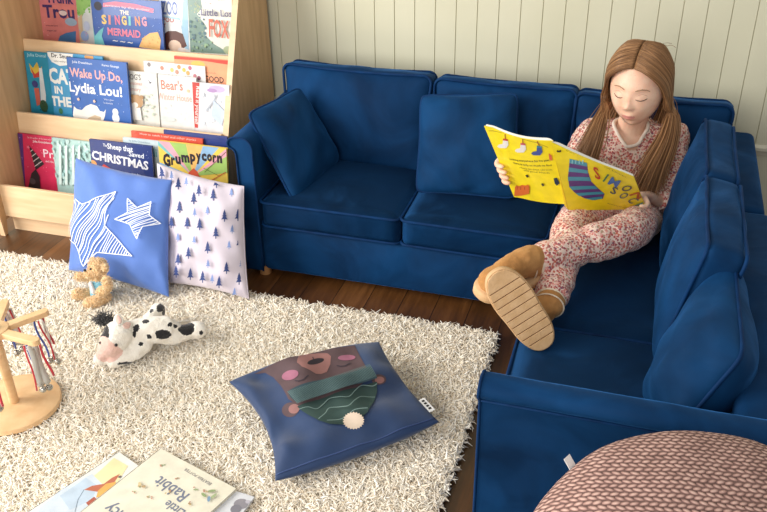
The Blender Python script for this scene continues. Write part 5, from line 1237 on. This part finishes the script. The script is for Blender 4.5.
SL = [ony(602, 116, 2.19), ony(594, 138, 2.155), ony(583, 163, 2.14)]; SR = [ony(672, 117, 2.225), ony(667, 140, 2.19), ony(655, 166, 2.145), ony(645, 189, 2.11)]
for i in range(2300):
    s = 1 if R.random() < .5 else -1; t = R.random()**1.1 if i % 5 else .12*R.random(); phi = math.radians(38+108*t); j = R.gauss(0, .003); lf = .003+.009*R.random()
    r0 = V((s*(.0008+.0020*R.random()), .083*math.cos(phi)*1.0, .100*math.sin(phi)*1.03+lf*.6))
    def on(x, y, z, l=lf):
        v = V((x/.0685, y/.083, z/.100)).normalized(); p_ = headpt(v.x, v.y, v.z, .05); return p_+p_.normalized()*l
    yb = .058-.125*t
    k2 = (1-t)**2; p1 = on(s*.034, yb+.010*(1-t)+j, .078-.020*k2, lf+.003); p2 = on(s*(.060-.004*k2), yb-.006+j-.004*k2, .042-.014*k2, lf+.003); p3 = on(s*(.073-.003*k2), yb-.030+j, .004-.010*k2); p4 = V((s*(.0735+lf+.002*R.gauss(0, 1))*(1-.4*t*t), max(yb-.040+j, -.086), -.046))
    loc = [HM @ q for q in (r0, p1, p2, p3, p4)]
    jit = V((R.gauss(0, .010), R.gauss(0, .010), R.gauss(0, .006))); cut = R.uniform(.75, 1.08)
    if t < .80:
        tail = SL if s > 0 else SR
        tail = [q+jit*(.55+.4*k_) for k_, q in enumerate(tail)]
        if R.random() < .35: tail = tail[:-1]
    else:
        tail = [(HM @ V((s*.060, -.070, -.075)))+jit*.7, V((-.02, 2.315, .47))+SX*(-s*.07)+jit*1.5, V((-.02, 2.318, .41))+SX*(-s*.075)+jit*2]
    path = catmull(loc+tail, 4); m = len(path); w = R.uniform(.0007, .0014)
    mb.tube(path, [w*(.5+.5*min(1, k_/4))*(1 if k_ < m-6 else (m-k_)/6*.85+.15) for k_ in range(m)], 4)
for i in range(5):   # loose wisps
    phi = math.radians(R.uniform(55, 140)); s = R.choice((1, -1)); x = R.uniform(.0, .05)*s
    a = HM @ (headpt(x/.0685, math.cos(phi)*.8, math.sin(phi), .07)); b = a+hz*R.uniform(.002, .007)+hxv*s*R.uniform(.01, .02)-hy*R.uniform(0, .02); c = b+hxv*s*R.uniform(.01, .02)-hz*R.uniform(.0, .006); mb.tube(catmull([a, b, c], 4), .0005, 4)
obj('locks', mb, hairM, hp)
# ================================================================== LIGHT
w = bpy.data.worlds.new('room_light'); sc.world = w; w.use_nodes = True; bg = w.node_tree.nodes['Background']; bg.inputs[0].default_value = (1.0, .985, .95, 1); bg.inputs[1].default_value = .54
def area(name, loc, target, sx, sy, power, col):
    l = bpy.data.lights.new(name, 'AREA'); l.shape = 'RECTANGLE'; l.size = sx; l.size_y = sy; l.energy = power; l.color = col
    o = bpy.data.objects.new(name, l); link(o); o.location = loc; o.rotation_euler = (V(target)-V(loc)).to_track_quat('-Z', 'Y').to_euler(); return o
area('window_daylight', (-3.1, .45, 1.35), (-.6, 1.9, .25), 1.8, 1.6, 112, (1, .97, .92))
area('front_light', (-.9, -1.3, 1.5), (-.5, 2.0, .3), 1.8, 1.5, 44, (1, .97, .93))  # soft frontal light behind the camera, from an unseen source
vs_ = sc.view_settings; vs_.view_transform = 'Standard'; vs_.look = 'None'; vs_.gamma = 1; vs_.use_curve_mapping = False; vs_.exposure = 0.0
sc.display_settings.display_device = 'sRGB'
